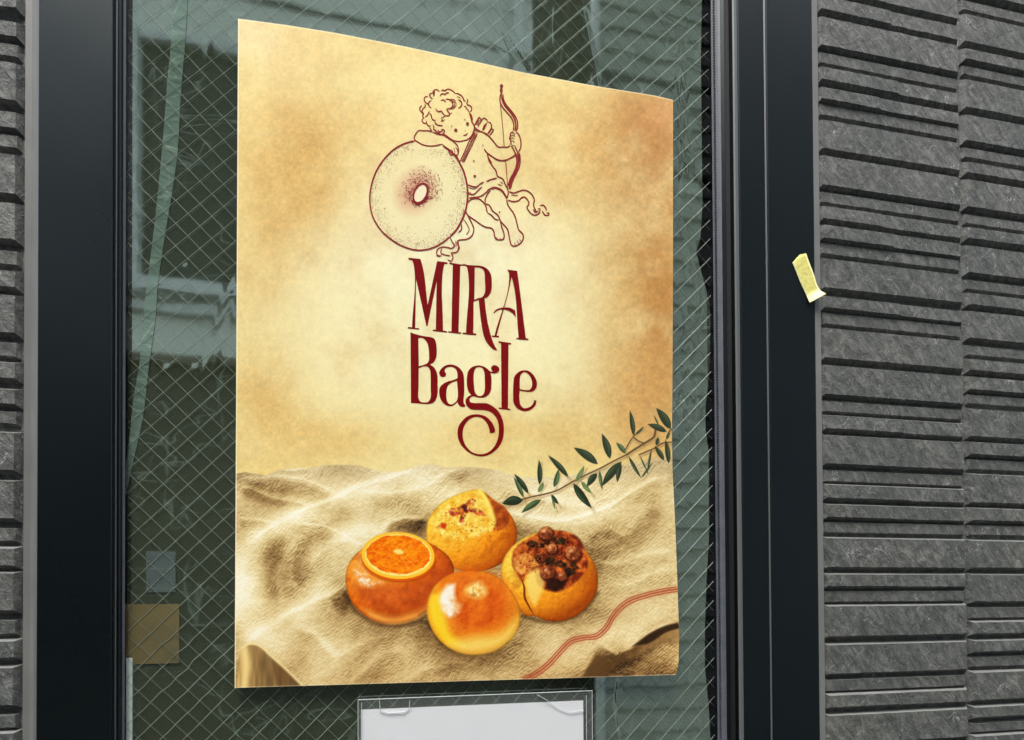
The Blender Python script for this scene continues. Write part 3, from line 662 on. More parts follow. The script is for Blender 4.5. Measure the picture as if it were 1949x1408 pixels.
# soft contact shade round the rolls in the printed photograph
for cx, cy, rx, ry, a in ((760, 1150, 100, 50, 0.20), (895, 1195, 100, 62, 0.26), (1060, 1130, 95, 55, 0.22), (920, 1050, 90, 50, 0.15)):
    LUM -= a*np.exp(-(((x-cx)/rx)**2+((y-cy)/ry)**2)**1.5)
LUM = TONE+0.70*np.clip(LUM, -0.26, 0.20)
wv = vn(x+y*0.4, y*1.0, 3.2, 41)-0.5+0.8*(vn(x, y, 2.0, 43)-0.5)+0.7*(vn(x*1.2-y*0.5, x*0.2+y*0.8, 5.5, 44)-0.5)
LUM += 0.026*np.sin((x*0.62+y*0.85+warp*3.0)/5.2*6.283)*(0.3+vn(x, y, 38, 69)); LUM += 0.07*emboss(x, y, 40, 2, 61, 0.2)+0.05*emboss(x, y, 10, 2, 63, 0.25)
LUM += 0.026*np.sin((x*0.62+y*0.85+warp*3.0)/5.2*6.283)*(0.3+vn(x, y, 38, 69)); LUM += 0.07*emboss(x*1.15+y*0.5, y*1.1-x*0.3, 4.2, 2, 66, 0.4)*(0.5+0.8*vn(x, y, 50, 68))
rb = vn(x*0.9+y*0.5, y*2.4-x*0.9, 7.0, 52)-0.5
LUM += wv*0.03*(0.4+0.9*vn(x, y, 45, 47))+rb*0.08*np.clip(vn(x, y, 60, 58)*2-0.5, 0, 1)+0.02*fbm(x, y, 24, 4, 50)
ks = [0, .25, .5, .75, 1.0]; kc = np.array([(66, 50, 32), (142, 117, 80), (203, 180, 134), (234, 217, 174), (253, 246, 220)], float)/255
LC = np.clip(0.66+(LUM-0.60)*1.15, 0, 1); CL = np.stack([np.interp(LC, ks, kc[:, i]) for i in range(3)], -1).astype(np.float32)
warm = np.clip((y-1080)/260, 0, 1)[..., None]; CL = CL*(1-warm*0.5)+CL*C(248, 232, 218)*warm*0.5
blend(sl, np.clip((y-ty+warp*0.3)/(3+np.clip((x-1100)/30, 0, 10)), 0, 1), CL)
# turned-back corner: wooden table streaks under it
fill(c5((95, 1120), (130, 1100), (180, 1105), (255, 1165), (350, 1250), (440, 1345), (60, 1350)), lambda x, y, d: (C(182, 150, 102)*(1+0.30*(vn(x, y*0.15, 5, 61)-0.5)+0.0*d)[..., None])*(0.75+0.35*np.clip((500-x)/60, 0, 1))[..., None], 2.0, 0.95, True)
stroke(c5((105, 1135), (115, 1220), (105, 1345)), 9, C(244, 216, 150), 0.75, hard=False)
fill(c5((255, 1168), (350, 1250), (440, 1345), (300, 1345), (270, 1260)), C(104, 80, 52), 7, 0.6)
stroke(c5((95, 1115), (140, 1092), (185, 1100), (260, 1165), (350, 1245), (440, 1335)), 3, C(235, 212, 158), 0.8, hard=False)
# dark hollow at the lower right and the lit roll of cloth in it
fill(c6((600, 990), (700, 998), (770, 962), (880, 885), (1010, 832), (1030, 900), (930, 930), (820, 990), (720, 1030), (640, 1100), (525, 1110)), lambda x, y, d: mixn(C(96, 72, 44), C(160, 130, 88), np.clip(0.25+(x-1200)/110+0.5*fbm(x, y, 8, 4, 170), 0, 1)), 7, 0.85)
fill(c6((1000, 835), (940, 850), (860, 890), (780, 950), (860, 935), (950, 880), (1020, 860)), C(40, 26, 14), 4, 0.8)
# red woven stripes
ln = c6((1000, 672), (920, 685), (850, 702), (780, 725), (735, 752), (690, 800), (650, 865), (605, 902), (540, 910), (480, 928), (430, 975), (370, 1040), (310, 1085), (250, 1115))
for off, wd_, al in ((-5.2, 2.6, 0.75), (-0.6, 3.2, 0.85), (4.2, 2.6, 0.75)):
    stroke([(a+off*0.55, b+off*0.85) for a, b in ln], wd_, C(150, 62, 46), al*0.85)
stroke(ln, 7, C(170, 92, 66), 0.30, hard=False)

# olive branch
DG, MG, LG = C(44, 54, 38), C(70, 92, 60), C(128, 146, 98)
for pts, w_ in (([(340, 1000), (440, 975), (560, 950), (690, 910), (850, 820), (980, 755), (1120, 690), (1250, 620), (1390, 550)], 1.6), ([(1390, 550), (1480, 490), (1560, 440), (1660, 370), (1672, 310)], 2.2),
                ([(1510, 555), (1580, 525), (1660, 490), (1740, 440), (1850, 425)], 1.5), ([(1375, 500), (1410, 430), (1450, 375), (1490, 330), (1550, 280)], 1.3), ([(1460, 385), (1510, 420), (1560, 440)], 1.4), ([(1810, 320), (1850, 285)], 1.5)):
    stroke(c4(*[(a+4, b+22) for a, b in pts]), w_*1.6, C(128, 98, 60), 0.35, hard=False); stroke(c4(*pts), w_*1.7, C(84, 60, 38), 0.95); stroke(c4(*[(a, b-4) for a, b in pts]), w_*0.5, C(150, 112, 76), 0.7)
leaves = [(345, 1010, 135, 1045, 95, 0), (400, 945, 255, 745, 52, 0), (350, 985, 250, 775, 42, 1), (510, 855, 505, 605, 52, 0), (800, 780, 595, 560, 56, 0), (495, 930, 550, 828, 44, 2), (655, 882, 702, 695, 52, 1), (528, 1005, 328, 1138, 62, 1), (630, 955, 702, 1050, 40, 0), (640, 980, 668, 1102, 20, 1),
          (868, 830, 960, 662, 46, 2), (850, 840, 1035, 1092, 74, 0), (930, 820, 1035, 942, 44, 2), (1088, 742, 988, 875, 66, 0), (1112, 712, 1142, 908, 34, 1), (1335, 622, 1135, 872, 82, 0), (1328, 640, 1290, 832, 50, 0), (1095, 650, 852, 482, 82, 0), (1218, 595, 1135, 342, 74, 0), (1375, 545, 1278, 432, 50, 1),
          (1455, 368, 1415, 108, 50, 0), (1405, 572, 1530, 788, 34, 0), (1635, 500, 1590, 752, 22, 0), (1520, 570, 1602, 742, 15, 0), (1825, 300, 1680, 85, 84, 0), (1785, 325, 1592, 248, 62, 0), (1705, 262, 1655, 160, 16, 0), (1680, 460, 1698, 378, 40, 0), (1758, 612, 1662, 468, 50, 0), (1805, 642, 1772, 400, 52, 0), (1782, 402, 1812, 315, 28, 0), (1480, 350, 1552, 278, 22, 0), (1530, 785, 1640, 640, 20, 0)]
def leaf(x0, y0, x1, y1, wd_, kind):
    n = 9; P0 = np.array((x0, y0), float); P1 = np.array((x1, y1), float); dd = P1-P0; nn = np.array((-dd[1], dd[0]))/np.hypot(*dd); bend = nn*wd_*0.12
    prof = lambda t: math.sin(math.pi*t**0.85)**0.9*wd_*0.5
    A_ = [P0+dd*t+bend*math.sin(math.pi*t)+nn*prof(t) for t in np.linspace(0, 1, n)]; B_ = [P0+dd*t+bend*math.sin(math.pi*t)-nn*prof(t) for t in np.linspace(1, 0, n)]
    mid = [P0+dd*t+bend*math.sin(math.pi*t) for t in np.linspace(0.02, 0.95, 5)]
    c_ = [DG, MG*0.85, LG*0.85][kind]; c2 = [C(55, 68, 46), MG*1.08, MG*1.1][kind]
    fill(c4(*(A_+B_[1:-1])), c_, 1.0, 0.97, False, tex=0.12)
    fill(c4(*(A_[1:-1]+mid[::-1])), c2, 1.2, 0.75, False)
    stroke(c4(*mid), 0.8, [MG, LG, LG*1.1][kind], 0.7)
    gm_ = [(m_+a_)/2 for m_, a_ in zip(mid[1:4], A_[2:7:2])]; stroke(c4(*gm_), 1.5, [C(112, 128, 104), C(160, 172, 140), C(176, 186, 150)][kind], 0.45, True, hard=False)
for lf in leaves:
    if lf[1] > 760: stroke(c4((lf[0]+20, lf[1]+26), (lf[2]+25, lf[3]+34)), lf[4]/5.268*0.28, C(120, 88, 52), 0.30, hard=False)
for lf in leaves: leaf(*lf)

# the four rolls
def body(pts, shade, soft=1.6): fill(c3(*pts), shade, soft)
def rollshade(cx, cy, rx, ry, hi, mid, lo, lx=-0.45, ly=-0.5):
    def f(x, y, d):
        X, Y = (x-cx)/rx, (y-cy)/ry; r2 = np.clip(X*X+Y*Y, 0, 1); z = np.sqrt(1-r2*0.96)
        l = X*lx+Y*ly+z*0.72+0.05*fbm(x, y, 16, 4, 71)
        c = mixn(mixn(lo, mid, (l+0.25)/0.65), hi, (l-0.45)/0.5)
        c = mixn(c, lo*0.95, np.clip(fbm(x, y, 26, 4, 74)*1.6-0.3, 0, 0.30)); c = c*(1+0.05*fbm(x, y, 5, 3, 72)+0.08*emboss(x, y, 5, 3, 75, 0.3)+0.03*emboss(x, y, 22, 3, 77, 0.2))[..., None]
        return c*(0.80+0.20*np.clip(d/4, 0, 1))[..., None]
    return f
def spots(cx, cy, rx, ry, n, col, r0_, r1_, seed, a=0.8):
    q = random.Random(seed)
    for _ in range(n):
        t = q.uniform(0, 6.283); s = math.sqrt(q.random()); X, Y = cx+math.cos(t)*s*rx, cy+math.sin(t)*s*ry; r = q.uniform(r0_, r1_); k = q.uniform(0, 3)
        fill([(X+r*math.cos(j*1.257+k)*q.uniform(.6, 1.4), Y+r*math.sin(j*1.257+k)*q.uniform(.6, 1.2)) for j in range(5)], col*q.uniform(0.8, 1.2), 1.4, a, True)
# shadow halves on the cloth
stroke(c3((60, 850), (150, 985), (300, 1060), (450, 1075), (600, 1040)), 5, C(70, 48, 26), 0.55, hard=False)
stroke(c3((650, 1060), (760, 1210), (900, 1280), (1050, 1270), (1200, 1190), (1290, 1060)), 5, C(66, 46, 26), 0.6, hard=False)
stroke(c3((1320, 1010), (1450, 1045), (1600, 1040), (1740, 970), (1840, 850)), 5, C(70, 48, 26), 0.55, hard=False)
# back roll: cheese crust
body([(635, 420), (650, 330), (710, 240), (800, 175), (900, 135), (1000, 118), (1050, 140), (1110, 190), (1180, 240), (1240, 310), (1272, 390), (1272, 470), (1235, 570), (1160, 640), (1060, 685), (960, 695), (860, 680), (760, 640), (680, 560), (640, 490)],
     rollshade(895, 1015, 90, 84, C(252, 206, 90), C(234, 148, 42), C(160, 80, 16)))
fill(c3((800, 190), (900, 140), (1000, 125), (1060, 180), (1100, 280), (1105, 380), (1060, 420), (1000, 440), (900, 470), (800, 460), (710, 420), (700, 330), (740, 250)), lambda x, y, d: mixn(C(226, 160, 50), C(252, 232, 140), 0.5+0.9*fbm(x, y, 9, 4, 81)), 9, 0.85)
fill(c3((1050, 140), (1110, 190), (1190, 245), (1225, 320), (1190, 390), (1110, 410), (1108, 330), (1080, 230)), lambda x, y, d: mixn(C(120, 52, 20), C(196, 110, 48), 0.5+0.9*fbm(x, y, 8, 4, 83)), 4, 0.92)
stroke(c3((1010, 125), (1060, 190), (1095, 270), (1112, 350), (1085, 400)), 4, C(255, 226, 120), 0.85, hard=False)
fill(c3((770, 285), (800, 255), (860, 240), (905, 210), (960, 178), (985, 195), (965, 240), (1030, 270), (1058, 300), (1010, 300), (940, 275), (915, 300), (895, 365), (868, 350), (880, 285), (830, 305)), lambda x, y, d: mixn(C(96, 30, 26), C(206, 92, 66), 0.5+1.3*fbm(x, y, 6, 3, 141)), 3.5, 0.92, mott=(8, 1.6, 0.85))
fill(c3((860, 250), (900, 225), (940, 240), (930, 275), (880, 275)), C(70, 26, 26), 4, 0.7, mott=(6, 1.5, 0.7)); fill(c3((700, 385), (745, 350), (775, 360), (765, 395)), C(186, 70, 34), 4, 0.6)
spots(885, 1002, 58, 34, 60, C(176, 88, 26), 0.8, 2.2, 5, 0.5); spots(875, 1000, 60, 36, 45, C(255, 240, 176), 0.8, 2.6, 6, 0.6); spots(930, 1010, 40, 14, 12, C(140, 44, 30), 1, 2.4, 8, 0.6)
spots(880, 985, 55, 40, 22, C(92, 50, 24), 0.5, 1.0, 88, 0.75); fill(c3((740, 350), (780, 360), (770, 395), (740, 385)), C(190, 60, 30), 2, 0.8)
stroke(c3((690, 440), (800, 480), (960, 480), (1100, 430)), 6, C(238, 160, 50), 0.4, hard=False)
# orange-topped roll
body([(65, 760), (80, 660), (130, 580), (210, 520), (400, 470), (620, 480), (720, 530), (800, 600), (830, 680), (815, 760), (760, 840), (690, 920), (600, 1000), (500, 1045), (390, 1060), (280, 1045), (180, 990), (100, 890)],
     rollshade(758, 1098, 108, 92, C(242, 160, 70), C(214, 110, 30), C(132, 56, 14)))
fill(c3((130, 800), (300, 790), (560, 770), (760, 640), (800, 720), (740, 840), (640, 920), (420, 960), (230, 940)), lambda x, y, d: mixn(C(150, 66, 26), C(206, 108, 52), 0.5+0.8*fbm(x, y, 14, 4, 140)), 22, 0.75)
fill(c3((170, 950), (400, 1010), (640, 940), (700, 900), (600, 1000), (500, 1042), (390, 1055), (280, 1040)), C(238, 168, 92), 14, 0.7)
stroke(c3((240, 1000), (400, 1050), (560, 1010)), 5, C(240, 170, 90), 0.5, hard=False)
fill(c3((125, 680), (160, 610), (190, 590), (205, 680), (280, 760), (330, 775), (240, 810), (190, 800), (140, 750)), lambda x, y, d: mixn(C(232, 150, 90), C(255, 240, 216), 0.5+1.1*fbm(x, y, 6, 3, 90)), 10, 0.95, seed=9, mott=(10, 1.4, 0.75))
def ell(cx, cy, rx, ry, a=0, n=40): a = R(a); return [(cx+rx*math.cos(t)*math.cos(a)-ry*math.sin(t)*math.sin(a), cy+rx*math.cos(t)*math.sin(a)+ry*math.sin(t)*math.cos(a)) for t in np.linspace(0, 2*math.pi, n, endpoint=False)]
fill(c3(*ell(438, 612, 262, 160, 3)), C(120, 50, 12), 5, 0.55, False); fill(c3(*ell(438, 600, 258, 164, 3)), C(206, 98, 14), 1.6, 1, False)
fill(c3(*ell(436, 582, 258, 166, 3)), C(250, 186, 66), 1.4, 1, False); fill(c3(*ell(437, 580, 236, 148, 3)), lambda x, y, d: mixn(C(250, 208, 110), C(255, 226, 140), 0.5+fbm(x, y, 5, 3, 3)), 1.4, 1, False)
oc = c3((440, 555))[0]
def flesh(x, y, d):
    a = np.arctan2((y-oc[1])*1.45, x-oc[0]); r = np.hypot((y-oc[1])*1.45, x-oc[0]); n = fbm(a*30, r, 7, 3, 92)
    c = mixn(C(222, 96, 8), C(252, 156, 30), 0.5+0.8*n+0.15*np.sin(a*60+r*0.4)); seg = np.abs(((a/(2*math.pi)*10) % 1)-0.5)*2
    return mixn(c, C(252, 190, 90), np.clip((seg-0.93)/0.07, 0, 1)*0.55*np.clip(r/25, 0.3, 1))
wob = [(a+random.Random(i).uniform(-5, 5), b+random.Random(i+50).uniform(-4, 4)) for i, (a, b) in enumerate(ell(437, 575, 224, 136, 3, 60))]
fill(c3(*wob), flesh, 1.6, 1, True); fill(c3(*ell(440, 555, 36, 18, 10)), C(255, 224, 140), 4, 0.9, False)
for q in ((480, 590, 560, 660), (460, 590, 520, 690), (400, 560, 360, 590), (480, 540, 540, 520)): stroke(c3(q[:2], q[2:]), 0.8, C(255, 214, 130), 0.6)
spots(758, 1062, 50, 32, 40, C(255, 176, 60), 0.5, 1.1, 17, 0.5)
# hazelnut roll
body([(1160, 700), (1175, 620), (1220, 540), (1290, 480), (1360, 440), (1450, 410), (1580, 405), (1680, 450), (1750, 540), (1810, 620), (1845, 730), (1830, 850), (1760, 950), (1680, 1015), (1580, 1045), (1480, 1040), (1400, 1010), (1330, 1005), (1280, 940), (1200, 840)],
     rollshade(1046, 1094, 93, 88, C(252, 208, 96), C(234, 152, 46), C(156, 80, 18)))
fill(c3((1240, 640), (1260, 530), (1340, 470), (1440, 420), (1600, 410), (1700, 450), (1760, 560), (1775, 650), (1720, 740), (1640, 810), (1560, 840), (1460, 820), (1420, 780), (1400, 700), (1340, 720), (1320, 780), (1290, 740)), lambda x, y, d: mixn(C(96, 34, 18), C(214, 118, 58), 0.45+1.1*fbm(x, y, 9, 4, 95)), 5, 0.92)
fill(c3((1240, 600), (1330, 560), (1400, 600), (1430, 650), (1360, 680), (1310, 720), (1260, 680)), lambda x, y, d: mixn(C(196, 110, 50), C(244, 190, 110), 0.5+fbm(x, y, 6, 3, 99)), 4, 0.8)
fill(c3((1360, 690), (1430, 670), (1470, 760), (1440, 860), (1400, 940), (1370, 900), (1345, 780)), C(248, 214, 130), 8, 0.7)
stroke(c3((1300, 740), (1325, 800), (1330, 880), (1360, 940), (1390, 995)), 4.5, C(110, 50, 22), 0.85, True); stroke(c3((1325, 760), (1345, 830), (1350, 900), (1385, 970)), 2, C(226, 160, 90), 0.6, True)
for pl in (((1330, 505), (1370, 475), (1440, 492), (1500, 475), (1560, 445), (1625, 470), (1600, 510), (1500, 525), (1400, 530)), ((1390, 600), (1450, 575), (1510, 590), (1570, 622), (1690, 632), (1715, 675), (1650, 690), (1560, 660), (1440, 640)), ((1600, 660), (1660, 650), (1690, 700), (1640, 740), (1610, 700))):
    fill(c3(*pl), lambda x, y, d: mixn(C(30, 20, 12), C(78, 66, 32), 0.35+1.1*fbm(x, y, 5, 3, 151)), 4, 0.95, mott=(7, 2.0, 0.85))
fill(c3((1480, 770), (1560, 740), (1620, 770), (1600, 820), (1540, 835), (1480, 810)), C(40, 20, 14), 6, 0.85)
spots(1048, 1056, 62, 38, 90, C(110, 30, 20), 0.8, 2.4, 31, 0.55); spots(1048, 1056, 60, 36, 60, C(236, 140, 84), 0.6, 1.6, 32, 0.55); spots(1050, 1050, 50, 30, 30, C(34, 20, 12), 1, 2.6, 33, 0.7)
for cx, cy, rr in ((1478, 422, 50), (1520, 535, 38), (1670, 565, 56), (1490, 700, 50), (1590, 730, 34)):
    X0_, Y0_ = c3((cx, cy))[0]; r_ = rr/3.706
    fill(c3(*ell(cx+5, cy+12, rr+8, rr+4)), C(48, 20, 12), 4, 0.7, False)
    fill(c3(*[(a+random.Random(int(cx)+q).uniform(-4, 4), b+random.Random(int(cy)+q).uniform(-4, 4)) for q, (a, b) in enumerate(ell(cx, cy, rr, rr*0.92, 0, 14))]), lambda x, y, d, X0_=X0_, Y0_=Y0_, r_=r_: mixn(C(104, 52, 30), C(208, 136, 88), 0.5-0.45*((x-X0_)*0.5+(y-Y0_)*0.8)/r_+0.9*fbm(x, y, 6, 3, 6)), 2.4, 0.93, True)
    fill(c3(*ell(cx-rr*0.25, cy-rr*0.3, rr*0.28, rr*0.2, -30)), C(246, 196, 156), 3, 0.6, False)
spots(1052, 1052, 52, 34, 60, C(92, 34, 22), 0.8, 2.0, 131, 0.6); spots(1052, 1052, 52, 34, 40, C(224, 138, 88), 0.5, 1.2, 132, 0.6)
# glazed front roll
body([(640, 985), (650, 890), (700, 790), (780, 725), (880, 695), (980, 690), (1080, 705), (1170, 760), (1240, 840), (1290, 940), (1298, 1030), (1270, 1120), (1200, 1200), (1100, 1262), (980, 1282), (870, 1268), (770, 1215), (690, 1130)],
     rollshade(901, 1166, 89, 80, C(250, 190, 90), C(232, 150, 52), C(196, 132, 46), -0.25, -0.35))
fill(c3((760, 760), (880, 705), (1000, 700), (1120, 740), (1200, 820), (1230, 940), (1180, 1060), (1080, 1120), (960, 1130), (840, 1110), (780, 1020), (740, 900)), lambda x, y, d: mixn(C(190, 80, 22), C(226, 122, 44), 0.5+0.7*fbm(x, y, 18, 4, 40)+0.3*emboss(x, y, 6, 3, 45, 0.3)), 38, 0.92)
fill(c3((655, 1000), (665, 880), (720, 800), (740, 900), (760, 1000), (800, 1120), (900, 1220), (800, 1220), (700, 1110)), C(250, 214, 60), 14, 0.75)
fill(c3((800, 1200), (960, 1160), (1160, 1130), (1270, 1030), (1260, 1120), (1160, 1220), (1000, 1270), (880, 1262)), C(250, 212, 122), 22, 0.8)
stroke(c3((700, 840), (760, 770), (860, 715), (980, 700)), 5, C(226, 110, 30), 0.5, hard=False)
fill(c3((730, 880), (780, 790), (835, 785), (835, 860), (860, 920), (885, 930), (860, 990), (800, 1020), (755, 980), (735, 930)), lambda x, y, d: mixn(C(250, 214, 160), C(255, 252, 240), 0.8+0.8*fbm(x, y, 9, 3, 42)), 10, 0.95, seed=4, mott=(16, 0.9, 0.95))
fill(c3((905, 840), (930, 790), (1000, 770), (1050, 800), (1060, 845), (1010, 880), (950, 875)), lambda x, y, d: mixn(C(246, 186, 90), C(255, 240, 180), 0.55+fbm(x, y, 6, 3, 44)), 14, 0.95, mott=(9, 0.8, 0.95))
stroke(c3((968, 800), (964, 830), (970, 862)), 1.3, C(170, 96, 34), 0.8, True); fill(c3(*ell(968, 860, 16, 8)), C(130, 70, 22), 6, 0.6, False)
spots(890, 1170, 60, 40, 40, C(252, 176, 90), 0.5, 1.2, 61, 0.35)

for q in (c5((60, 545), (140, 505), (250, 435), (380, 370), (470, 312), (600, 268), (720, 215), (850, 170), (1000, 128)), c5((100, 1110), (200, 1028), (330, 933), (480, 860), (620, 798), (690, 750)), c5((400, 412), (500, 410), (580, 428), (680, 478), (750, 525)), c6((220, 303), (350, 328), (480, 323), (600, 288), (700, 243), (800, 178), (880, 133), (980, 119))):
    stroke(q, 1.5, C(252, 240, 204), 0.28, True, hard=False)
sl = reg(430, 850, 1310, 1330); I = IMG[sl]; kk = np.clip((PY_[sl]-880)/50, 0, 1)[..., None]
J = np.clip(I, 0, 1); J = J*J*(3-2*J)*0.45+J*0.55; g_ = J.mean(-1, keepdims=True); J = g_+(J-g_)*1.06; IMG[sl] = I*(1-kk)+J*kk
# pale body of the emblem's ring and lightened figure
def e1(*p): return [(690+a/4.0216, 150+b/4.0216) for a, b in p]
def h1(*p): return [(780+a/9.387, 160+b/9.387) for a, b in p]
def h2_(*p): return [(890+a/8.8, 150+b/8.8) for a, b in p]
def h3(*p): return [(870+a/7.411, 290+b/7.411) for a, b in p]
def h4(*p): return [(690+a/5.632, 250+b/5.632) for a, b in p]
ring = [(560, 100), (480, 118), (400, 152), (325, 200), (260, 262), (200, 335), (150, 420), (115, 505), (90, 600), (78, 690), (80, 775), (92, 850), (115, 925), (150, 990), (200, 1060), (260, 1120), (330, 1172), (400, 1215), (480, 1248), (560, 1268), (640, 1270), (720, 1257), (800, 1225), (870, 1182), (940, 1125), (1000, 1060), (1050, 980), (1090, 890), (1115, 800), (1127, 700), (1125, 610), (1110, 520), (1085, 430), (1045, 345), (1000, 270), (940, 205), (860, 150), (760, 155), (660, 135)]
fill(h4(*ring), C(238, 228, 176), 1.5, 0.62)
fill(h4(*ell(570, 640, 200, 150, -60)), C(184, 70, 64), 40, 0.42, False)
fill(h4(*ell(622, 662, 66, 108, 24)), C(248, 240, 204), 1.0, 0.85, False)
# thin pale edge of the sheet
for sl_, a_ in ((np.s_[:, :3], 0.7), (np.s_[:3, :], 0.55), (np.s_[-2:, :], 0.4)):
    IMG[sl_] += (C(252, 244, 214)-IMG[sl_])*a_
IMG = np.clip(IMG*(1+0.012*rg.standard_normal(IMG.shape[:2]).astype(np.float32))[..., None], 0, 1)
im = bpy.data.images.new('poster_print', TW, TH, alpha=False); buf = np.ones((TH, TW, 4), np.float32); buf[..., :3] = IMG[::-1]
im.pixels.foreach_set(buf.ravel()); im.update(); im.pack()
m_print = mat('printed_paper', (1, 1, 1), 0.45, Specular_IOR_Level=0.12)
tx = N(m_print, 'ShaderNodeTexImage'); tx.image = im; tx.interpolation = 'Linear'
gm = N(m_print, 'ShaderNodeMix', data_type='RGBA', blend_type='MULTIPLY'); gm.inputs[0].default_value = 1.0; gm.inputs[7].default_value = (0.92, 0.925, 0.90, 1)
L(m_print, tx.outputs[0], gm.inputs[6]); L(m_print, gm.outputs[2], P(m_print).inputs['Base Color'])
L(m_print, bump(m_print, noise(m_print, coords(m_print), 14, 3), 0.12, 0.003), P(m_print).inputs['Normal'])
del buf, IMG
pc = at([BL], -0.002)[0]
poster = empty('poster', tuple(pc)); setp(poster, 'large cream bakery poster with dark red lettering and four rolls, stuck on the glass', 'poster')
nu, nv = 72, 100
U, V_ = np.meshgrid(np.linspace(0, 1, nu+1), np.linspace(0, 1, nv+1)); sx, sy = S(U, V_)
pts = at(np.c_[sx.ravel(), sy.ravel()], YP(U, V_).ravel())
F = [(j*(nu+1)+i, (j+1)*(nu+1)+i, (j+1)*(nu+1)+i+1, j*(nu+1)+i+1) for j in range(nv) for i in range(nu)]
sheet = mesh_obj('paper', pts, F, m_print, poster, True)
uvl = sheet.data.uv_layers.new(name='UVMap'); li = np.array([l.vertex_index for l in sheet.data.loops]); uvs = np.c_[U.ravel()[li], 1-V_.ravel()[li]].astype(np.float32)
uvl.data.foreach_set('uv', uvs.ravel())
m_back = mat('paper_back', (0.8, 0.79, 0.74), 0.7)
pb = pts+np.array([0, 0.0003, 0]); ringi = [i for i in range(nu+1)]+[j*(nu+1)+nu for j in range(1, nv+1)]+[nv*(nu+1)+i for i in range(nu-1, -1, -1)]+[j*(nu+1) for j in range(nv-1, 0, -1)]
nn_ = len(ringi); mbp = MB(); mbp.add(pb, [f[::-1] for f in F]); mbp.add(list(pts[ringi])+list(pb[ringi]), [(i, (i+1) % nn_, nn_+(i+1) % nn_, nn_+i) for i in range(nn_)])
mbp.build('backing', m_back, poster)

# lettering and emblem: ink shapes lying on the paper
m_ink = noisy('dark_red_ink', (0.16, 0.0015, 0.0025), (0.20, 0.003, 0.004), 60, 0.7, 0, Specular_IOR_Level=0.05)
m_line = noisy('dark_red_line_ink', (0.22, 0.012, 0.017), (0.29, 0.025, 0.028), 80, 0.7, 0, Specular_IOR_Level=0.05)
def ink_fill(name, shapes, m, lift0=0.00025):
    bm = bmesh.new()
    for k, (outer, holes) in enumerate(shapes):
        loops = [smooth_line(outer, 2.0, True)]+[smooth_line(h, 2.0, True) for h in holes]
        tri = geometry.tessellate_polygon([[Vector((a, -b, 0)) for a, b in lp] for lp in loops])
        P2 = np.concatenate(loops); W_ = px2world(P2, lift0+k*0.00002); vs2 = [bm.verts.new(tuple(q)) for q in W_]
        for t in tri:
            try: bm.faces.new([vs2[i] for i in t])
            except ValueError: pass
    bm.normal_update()
    for f_ in bm.faces:
        if f_.normal.y > 0: f_.normal_flip()
    me = bpy.data.meshes.new(name); bm.to_mesh(me); bm.free(); me.materials.append(m)
    o = bpy.data.objects.new(name, me); COL.objects.link(o); attach(o, poster); return o
def z1(*p): return [(770+a/7.823, 480+b/7.823) for a, b in p]
def z2(*p): return [(880+a/7.823, 490+b/7.823) for a, b in p]
def z3(*p): return [(770+a/7.823, 620+b/7.823) for a, b in p]
def z4(*p): return [(860+a/6.706, 670+b/6.706) for a, b in p]
mira = [
 (z1((58, 80), (232, 98), (240, 112), (345, 782), (485, 130), (638, 150), (638, 172), (596, 172), (585, 200), (572, 1162), (630, 1175), (630, 1195), (420, 1168), (425, 1148), (465, 1152), (478, 430), (342, 1095), (325, 1095), (172, 400), (158, 1124), (215, 1130), (215, 1150), (50, 1132), (52, 1112), (112, 1118), (132, 165), (112, 118), (60, 110)), []),
 (z1((665, 152), (860, 182), (862, 198), (830, 200), (803, 1187), (845, 1195), (845, 1213), (650, 1192), (650, 1172), (697, 1178), (718, 190), (700, 178), (665, 174)), []),
 (z2((0, 98), (20, 92), (70, 108), (150, 114), (270, 123), (340, 145), (395, 195), (430, 270), (438, 350), (434, 470), (410, 545), (370, 588), (332, 605), (345, 750), (375, 950), (425, 1160), (470, 1290), (522, 1380), (480, 1375), (420, 1330), (350, 1240), (310, 1130), (280, 960), (255, 750), (243, 628), (168, 655), (163, 1125), (208, 1133), (205, 1155), (5, 1137), (8, 1115), (55, 1120), (75, 165), (60, 130), (22, 114), (0, 120)),
  [z2((185, 143), (260, 150), (310, 178), (330, 230), (335, 330), (335, 520), (312, 572), (278, 596), (240, 603), (178, 630))]),
 (z2((665, 178), (738, 188), (735, 255), (510, 1162), (545, 1167), (545, 1187), (437, 1178), (440, 1158), (480, 1162), (692, 225), (680, 200)), []),
 (z2((700, 183), (815, 197), (825, 260), (945, 1200), (985, 1210), (980, 1228), (805, 1214), (805, 1194), (838, 1195), (733, 290), (718, 262)), []),
 (z2((465, 818), (500, 775), (560, 750), (640, 741), (710, 747), (785, 785), (798, 888), (740, 822), (680, 786), (600, 772), (540, 780), (495, 805), (475, 828)), [])]
